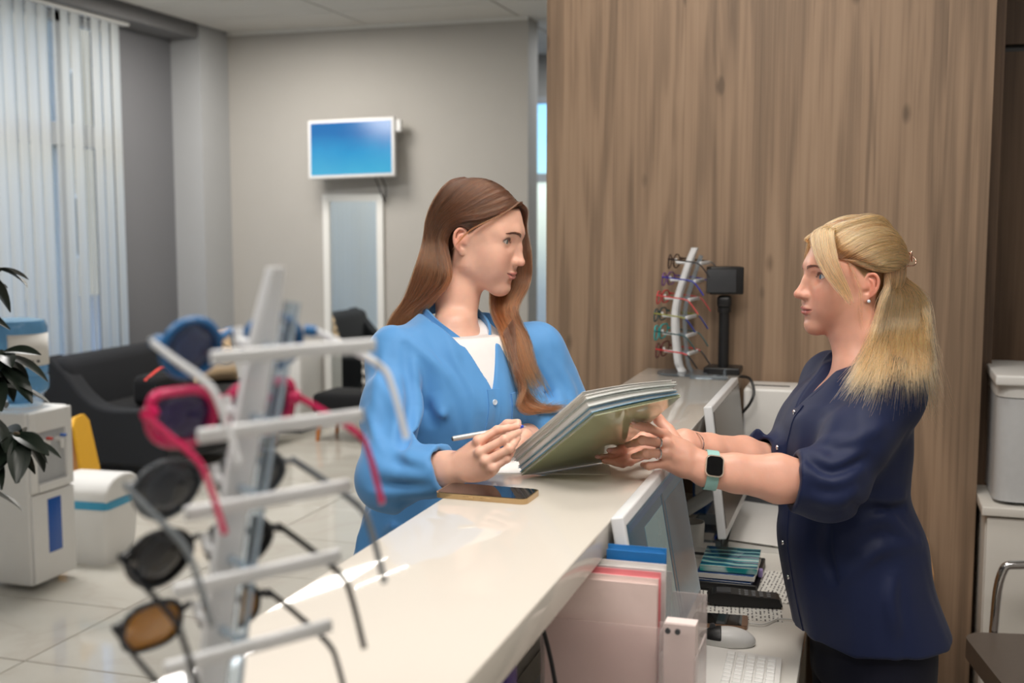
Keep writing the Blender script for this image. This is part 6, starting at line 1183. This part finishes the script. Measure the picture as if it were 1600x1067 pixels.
MB().tube(spline([(-0.230, 2.45, DZ + 0.005), (-0.20, 2.452, DZ + 0.005), (-0.17, 2.50, DZ + 0.004), (-0.13, 2.50, DZ + 0.004), (-0.12, 2.47, DZ + 0.004)], 8), 0.0018, 8).build('charging_cable', M_PLASTIC); tag(bpy.data.objects['charging_cable'], 'thin white charging cable leading from the bronze smartphone', 'cable')
# printed lists
def ruled():
    m = mat('printed_list', srgb(228, 226, 220), 0.75); t, b = nodes_of(m); N = t.nodes.new; L = t.links.new; tc = N('ShaderNodeTexCoord'); sp = N('ShaderNodeSeparateXYZ'); L(tc.outputs['Object'], sp.inputs[0])
    w = N('ShaderNodeMath'); w.operation = 'FRACT'; q = N('ShaderNodeMath'); q.operation = 'MULTIPLY'; q.inputs[1].default_value = 110; L(sp.outputs[0], q.inputs[0]); L(q.outputs[0], w.inputs[0]); g = N('ShaderNodeMath'); g.operation = 'LESS_THAN'; g.inputs[1].default_value = 0.4; L(w.outputs[0], g.inputs[0])
    n = N('ShaderNodeTexNoise'); n.inputs['Scale'].default_value = 90; L(tc.outputs['Object'], n.inputs['Vector']); h = N('ShaderNodeMath'); h.operation = 'GREATER_THAN'; h.inputs[1].default_value = 0.48; L(n.outputs[0], h.inputs[0]); a = N('ShaderNodeMath'); a.operation = 'MULTIPLY'; L(g.outputs[0], a.inputs[0]); L(h.outputs[0], a.inputs[1])
    mx = N('ShaderNodeMix'); mx.data_type = 'RGBA'; mx.inputs[6].default_value = (*srgb(228, 226, 220), 1); mx.inputs[7].default_value = (*srgb(120, 118, 116), 1); L(a.outputs[0], mx.inputs[0]); L(mx.outputs[2], b.inputs['Base Color']); return m
M_LIST = ruled()
for lb, x, y, r, z in (('printed list under the black cordless phone', -0.26, 2.60, 0.12, 0.0), ('printed list partly beneath the blue and teal booklets', -0.20, 2.74, -0.06, 0.0007)): o = empty('paper', lb, 'paper', (x, y, DZ + z), r, 'printed lists on the desk'); bxs('page', (-0.105, -0.12, 0), (0.085, 0.12, 0.0006), M_LIST, o)
# teal booklets with the black letter tray
def booklet_mat():
    m = mat('teal_cover', srgb(30, 120, 140), 0.15, Coat_Weight=0.6); t, b = nodes_of(m); N = t.nodes.new; L = t.links.new; tc = N('ShaderNodeTexCoord'); n = N('ShaderNodeTexWave'); n.inputs['Scale'].default_value = 9; n.inputs['Distortion'].default_value = 5; n.bands_direction = 'Y'; L(tc.outputs['Object'], n.inputs['Vector']); r = N('ShaderNodeValToRGB'); e = r.color_ramp.elements
    e[0].position = 0; e[0].color = (*srgb(20, 62, 110), 1); e[1].position = 1; e[1].color = (*srgb(190, 215, 215), 1); q = e.new(0.45); q.color = (*srgb(24, 130, 140), 1); q = e.new(0.8); q.color = (*srgb(40, 160, 160), 1); L(n.outputs['Fac'], r.inputs[0]); L(r.outputs[0], b.inputs['Base Color']); return m
M_TEAL = booklet_mat(); M_NAVYC = mat('navy_cover_edge', srgb(26, 66, 120), 0.3)
lt = empty('letter_tray', 'black letter tray with a lilac corner under the booklets', 'tray', (-0.31, 2.78, DZ)); bxs('floor_plate', (-0.075, -0.12, 0.0), (0.075, 0.12, 0.004), M_BLACK, lt); 
for y in (-0.12, 0.112): bxs('rail', (-0.075, y, 0.004), (0.075, y + 0.008, 0.022), M_BLACK, lt, 0.003)
r = bxs('rail', (0.067, 0.02, 0.004), (0.075, 0.112, 0.022), M_BLACK, lt, 0.003); bxs('corner_cap', (0.066, 0.005, 0.004), (0.078, 0.022, 0.024), mat('lilac_plastic', srgb(168, 150, 206), 0.4), r, 0.003)
for k, lb in enumerate(('navy booklet at the bottom of the three in the letter tray', 'navy and teal booklet in the middle of the tray stack', 'teal booklet with white swirls on top of the tray stack')): o = empty('booklet', lb, 'booklet', (-0.312 + 0.004 * k, 2.77 + 0.004 * k, DZ + 0.0045 + k * 0.0165), math.radians(2 * k - 2), 'booklets in the letter tray'); bxs('cover', (-0.07, -0.085, 0), (0.064, 0.085, 0.0150), M_NAVYC if k < 2 else M_TEAL, o, 0.001); bxs('pages', (-0.069, -0.0865, 0.002), (0.0655, 0.0865, 0.0128), M_NAVYC if k != 1 else M_PAPER, o) if k == 1 else bxs('spine_line', (-0.069, -0.0858, 0.0140), (0.0645, -0.085, 0.0150), M_PAPER, o)
# mug, pen tray with pens, boxes
mg = empty('mug', 'white mug behind the lit monitor', 'mug', (-0.432, 2.95, DZ)); MB().lathe([(1e-4, 0), (0.030, 0), (0.034, 0.01), (0.036, 0.088), (0.0335, 0.088), (0.031, 0.012), (1e-4, 0.008)], (0, 0, 0), 30).build('cup', M_PLASTIC, mg, 40); MB().tube(spline([(-0.034, 0, 0.07), (-0.056, 0, 0.062), (-0.056, 0, 0.032), (-0.034, 0, 0.024)], 5), 0.005, 8).build('handle', M_PLASTIC, mg)
ptm = hz(1122, 852, DZ); pt_ = empty('pen_tray', 'clear acrylic pen tray between the mug and far keyboard', 'tray', (-0.405, 3.12, DZ)); bxs('floor_plate', (-0.05, -0.13, 0), (0.05, 0.13, 0.004), M_ACRYL, pt_)
for lo, hi in (((-0.05, -0.13, 0.004), (-0.047, 0.13, 0.035)), ((0.047, -0.13, 0.004), (0.05, 0.13, 0.035)), ((-0.047, -0.13, 0.004), (0.047, -0.127, 0.03)), ((-0.047, 0.127, 0.004), (0.047, 0.13, 0.035)), ((-0.047, -0.02, 0.004), (0.047, -0.017, 0.028))): bxs('side', lo, hi, M_ACRYL, pt_)
for lb, dx, c in (('blue pen in the clear pen tray', 0.018, (30, 60, 170)), ('green pen in the clear pen tray', 0.036, (30, 96, 70))): o = empty('pen', lb, 'pen', (pt_.location[0] + dx, 3.13, DZ + 0.0095), 0, 'pens in the clear tray'); MB().tube([(0, -0.06, 0), (0.004, 0.07, 0)], 0.0048, 10).build('barrel', fm('pen_c%d' % c[2], *c), o); MB().tube([(0, -0.06, 0), (-0.0004, -0.073, 0)], [0.004, 0.001], 10).build('nib', M_CHROME, o)
for lb, dx, dy, w, d_, h in (('small white printed carton in front of the pen tray', 0.0, -0.175, 0.07, 0.05, 0.03), ('white memo pad at the near end of the pen tray', -0.012, -0.075, 0.06, 0.07, 0.022)): o = empty('carton' if 'carton' in lb else 'memo_pad', lb, 'box' if 'carton' in lb else 'pad', (pt_.location[0] + dx, 3.12 + dy, DZ + (0.0 if 'carton' in lb else 0.0042))); bxs('block', (-w / 2, -d_ / 2, 0), (w / 2, d_ / 2, h), M_PAPER, o, 0.001); bxs('printed_strip', (-w / 2 + 0.008, -d_ / 2 - 0.0006, h * 0.3), (w / 2 - 0.012, -d_ / 2, h * 0.55), M_DARKGREY, o)
bd = empty('binder', 'blue ring binder standing behind the far monitor', 'binder', tuple(hz(1110, 800, DZ))); bd.location = (-0.47, 3.45, DZ); bxs('cover', (-0.02, -0.08, 0), (0.02, 0.08, 0.29), mat('binder_blue', srgb(36, 90, 160), 0.4), bd, 0.003); bxs('spine_label', (-0.012, -0.0815, 0.06), (0.012, -0.08, 0.18), M_PAPER, bd)
rp = empty('receipt_printer', 'white receipt printer on a black base near the oak panel', 'printer', (-0.285, 3.53, DZ)); bxs('base', (-0.075, -0.075, 0), (0.085, 0.09, 0.205), M_DARKGREY, rp, 0.004); bxs('housing', (-0.07, -0.08, 0.205), (0.085, 0.09, 0.375), M_PLASTIC, rp, 0.01); bxs('paper_slot', (-0.05, -0.02, 0.374), (0.06, -0.012, 0.377), M_BLACK, rp)
for k in range(3): bxs('base_groove', (-0.06, -0.0765, 0.05 + k * 0.05), (0.07, -0.075, 0.056 + k * 0.05), M_BLACK, rp)
# file holders under the counter edge
M_ACR2 = mat('clear_file_acrylic', srgb(236, 224, 222), 0.12, 0, 0.01, 5, Transmission_Weight=0.7, IOR=1.15, Alpha=0.55)
def holder(label, x0, x1, y0, y1, z1, zf):
    o = empty('file_holder', label, 'file holder', (x0, y0, DZ)); w, d, h, t = x1 - x0, y1 - y0, z1 - DZ, 0.003
    bxs('bottom', (0, 0, 0), (w, d, t), M_ACR2, o); bxs('front', (0, 0, t), (w, t, zf - DZ), M_ACR2, o); bxs('back', (0, d - t, t), (w, d, h), M_ACR2, o); bxs('side', (0, t, t), (t, d - t, h * 0.8), M_ACR2, o); bxs('side', (w - t, t, t), (w, d - t, h * 0.8), M_ACR2, o); return o
holder('clear file holder with pink and blue folders under the counter edge', -0.455, -0.276, 1.60, 1.70, 1.075, 1.02)
for lb, c, y, z1, dx in (('pale pink folder in front in the clear file holder', (236, 212, 206), 1.610, 1.083, 0.0), ('salmon pink folder behind the pale pink one', (230, 136, 142), 1.632, 1.086, 0.0), ('white folder between the salmon and blue folders', (222, 218, 216), 1.655, 1.092, 0.004), ('bright blue folder at the back of the file holder', (36, 120, 190), 1.678, 1.110, -0.004)):
    xs = -0.373 if c[0] == 36 else -0.451; wq = 0.094 if c[0] == 36 else 0.168; o = empty('folder', lb, 'folder', (xs, y, DZ + 0.0035)); mm = mat('folder_%d' % c[0], srgb(*c), 0.45); bxs('back_cover', (0, 0.010, 0), (wq + dx, 0.0115, z1 - DZ), mm, o); bxs('front_cover', (0, 0, 0), (wq + dx, 0.0015, z1 - DZ - 0.006), mm, o); bxs('pages', (0.002, 0.002, 0.001), (wq - 0.003 + dx, 0.0095, z1 - DZ - 0.01), M_PAPER, o)
h2 = holder('second clear file holder with white sheets next to the monitor foot', -0.2745, -0.222, 1.585, 1.70, 1.045, 1.035)
for k in range(2): MB().cyl((0.012 + k * 0.014, -0.0005, 0.283), (0.012 + k * 0.014, 0.0035, 0.283), 0.004).build('punched_hole', M_DARKGREY, h2)
o = empty('paper', 'white sheets filed upright in the second clear holder', 'paper', (-0.2705, 1.60, DZ + 0.0035)); bxs('page', (0, 0, 0), (0.045, 0.03, 0.285), mat('pinkish_sheets', srgb(222, 208, 204), 0.7), o)
MB().tube(spline([(-0.455, 1.54, 1.085), (-0.42, 1.52, 1.0), (-0.395, 1.50, 0.90), (-0.37, 1.49, 0.745)], 8), 0.0032, 8).build('cable', M_BLACK).name = 'hanging_cable'; tag(bpy.data.objects['hanging_cable'], 'black cable hanging down below the counter edge', 'cable')
pb_ = empty('binder', 'purple binder under the near end of the counter', 'binder', (-0.52, 1.30, DZ)); bxs('cover', (-0.05, -0.02, 0), (0.115, 0.02, 0.318), mat('purple_cover', srgb(62, 44, 112), 0.4), pb_, 0.003); bxs('cover_label', (0.02, -0.0215, 0.17), (0.09, -0.02, 0.27), M_PAPER, pb_)
# ------------------------------------------------------------------ worn by the women
def band(fig_par, off, c, ax, r0, r1, h, m, name, n=40, up=(0, 0, 1)):
    R = frame_to(ax, up); a = np.linspace(0, 2 * math.pi, n, endpoint=False); V = []; 
    for k, (rr, hh) in enumerate(((1.0, -h / 2), (1.06, -h / 2), (1.06, h / 2), (1.0, h / 2))): V.append(np.stack([r0 * rr * np.cos(a), r1 * rr * np.sin(a), np.full(n, hh)], 1))
    V = np.concatenate(V) @ R.T + c - off; F = [(k * n + j, k * n + (j + 1) % n, ((k + 1) % 4) * n + (j + 1) % n, ((k + 1) % 4) * n + j) for k in range(4) for j in range(n)]; return MB().add(V, F).build(name, m, fig_par, 40)
wax = unit(B.eL - B.wL); wc = B.wL + wax * 0.012; ac = unit(B.fing[0][0] - B.fing[3][0]); ac = unit(ac - wax * (ac @ wax)); dv = np.cross(wax, ac); dv = dv if dv @ C_F < 0 else -dv
M_BAND = mat('mint_watch_band', srgb(150, 196, 190), 0.5); M_WCASE = mat('watch_case', srgb(232, 214, 196), 0.2, 0.6)
wt = band(RB, B.O, wc, wax, 0.0345, 0.0250, 0.022, M_BAND, 'watch_band', 44, dv); Rw = np.stack([wax, ac, dv], 1)
face = dv * 0.85 - 0.0 * ac; cW = wc + dv * 0.027 + ac * 0.002; mb = MB(); pr_ = np.array(rrect(0.033, 0.039, 0.009)); n = len(pr_); V = np.concatenate([np.c_[pr_, np.full(n, -0.004)], np.c_[pr_, np.full(n, 0.004)]]) @ Rw.T + cW - B.O; mb.add(V, [tuple(range(n))[::-1], tuple(range(n, 2 * n))] + [(i, (i + 1) % n, n + (i + 1) % n, n + i) for i in range(n)]); wk = mb.build('watch_case', M_WCASE, wt, 40)
pr_ = np.array(rrect(0.030, 0.036, 0.008)); V = np.concatenate([np.c_[pr_, np.full(n, 0.003)], np.c_[pr_ * 0.96, np.full(n, 0.0052)]]) @ Rw.T + cW - B.O; MB().add(V, [tuple(range(n))[::-1], tuple(range(n, 2 * n))] + [(i, (i + 1) % n, n + (i + 1) % n, n + i) for i in range(n)]).build('watch_face', M_SCREEN, wt, 40)
for f, q in ((B.fing[1], 0.34), (B.fing[2], 0.40)): d = unit(f[1] - f[0]); band(RB, B.O, f[0] + (f[1] - f[0]) * q, d, 0.0098, 0.0098, 0.003, M_CHROME, 'ring', 28)
band(RB, B.O, B.wR + unit(B.eR - B.wR) * 0.015, B.eR - B.wR, 0.032, 0.023, 0.0018, M_CHROME, 'bracelet', 40)
# earring and hair clip
ep = hB.W((-4, 78, -42)); er = MB(); er.lathe([(1e-4, -0.0035), (0.0026, -0.0026), (0.0035, 0), (0.0026, 0.0026), (1e-4, 0.0035)], ep - B.O, 16).build('earring', M_PEARL, RB, 180)
M_RG = mat('rose_gold', srgb(230, 190, 170), 0.15, 1.0); cc = hB.W((-108, 8, 40)); Hm = hB.M
def hc(a, b, c): return cc + Hm @ np.array((a, b, c)) * 0.001 - B.O
cl = MB().tube(spline([hc(0, 12, -6), hc(-4, 10, 16), hc(-8, 6, -4), hc(-4, 2, 14), hc(-2, -2, -6)], 6), 0.0013, 8).build('hair_clip', M_RG, RB, 60)
MB().tube(spline([hc(4, 16, -12), hc(-6, 14, -12), hc(-14, 10, -8), hc(-16, 4, 0), hc(-10, 0, 6)], 6), 0.0013, 8).tube([hc(8, 14, -14), hc(-12, 8, -12)], 0.0013, 8).build('clip_claw', M_RG, cl, 60)
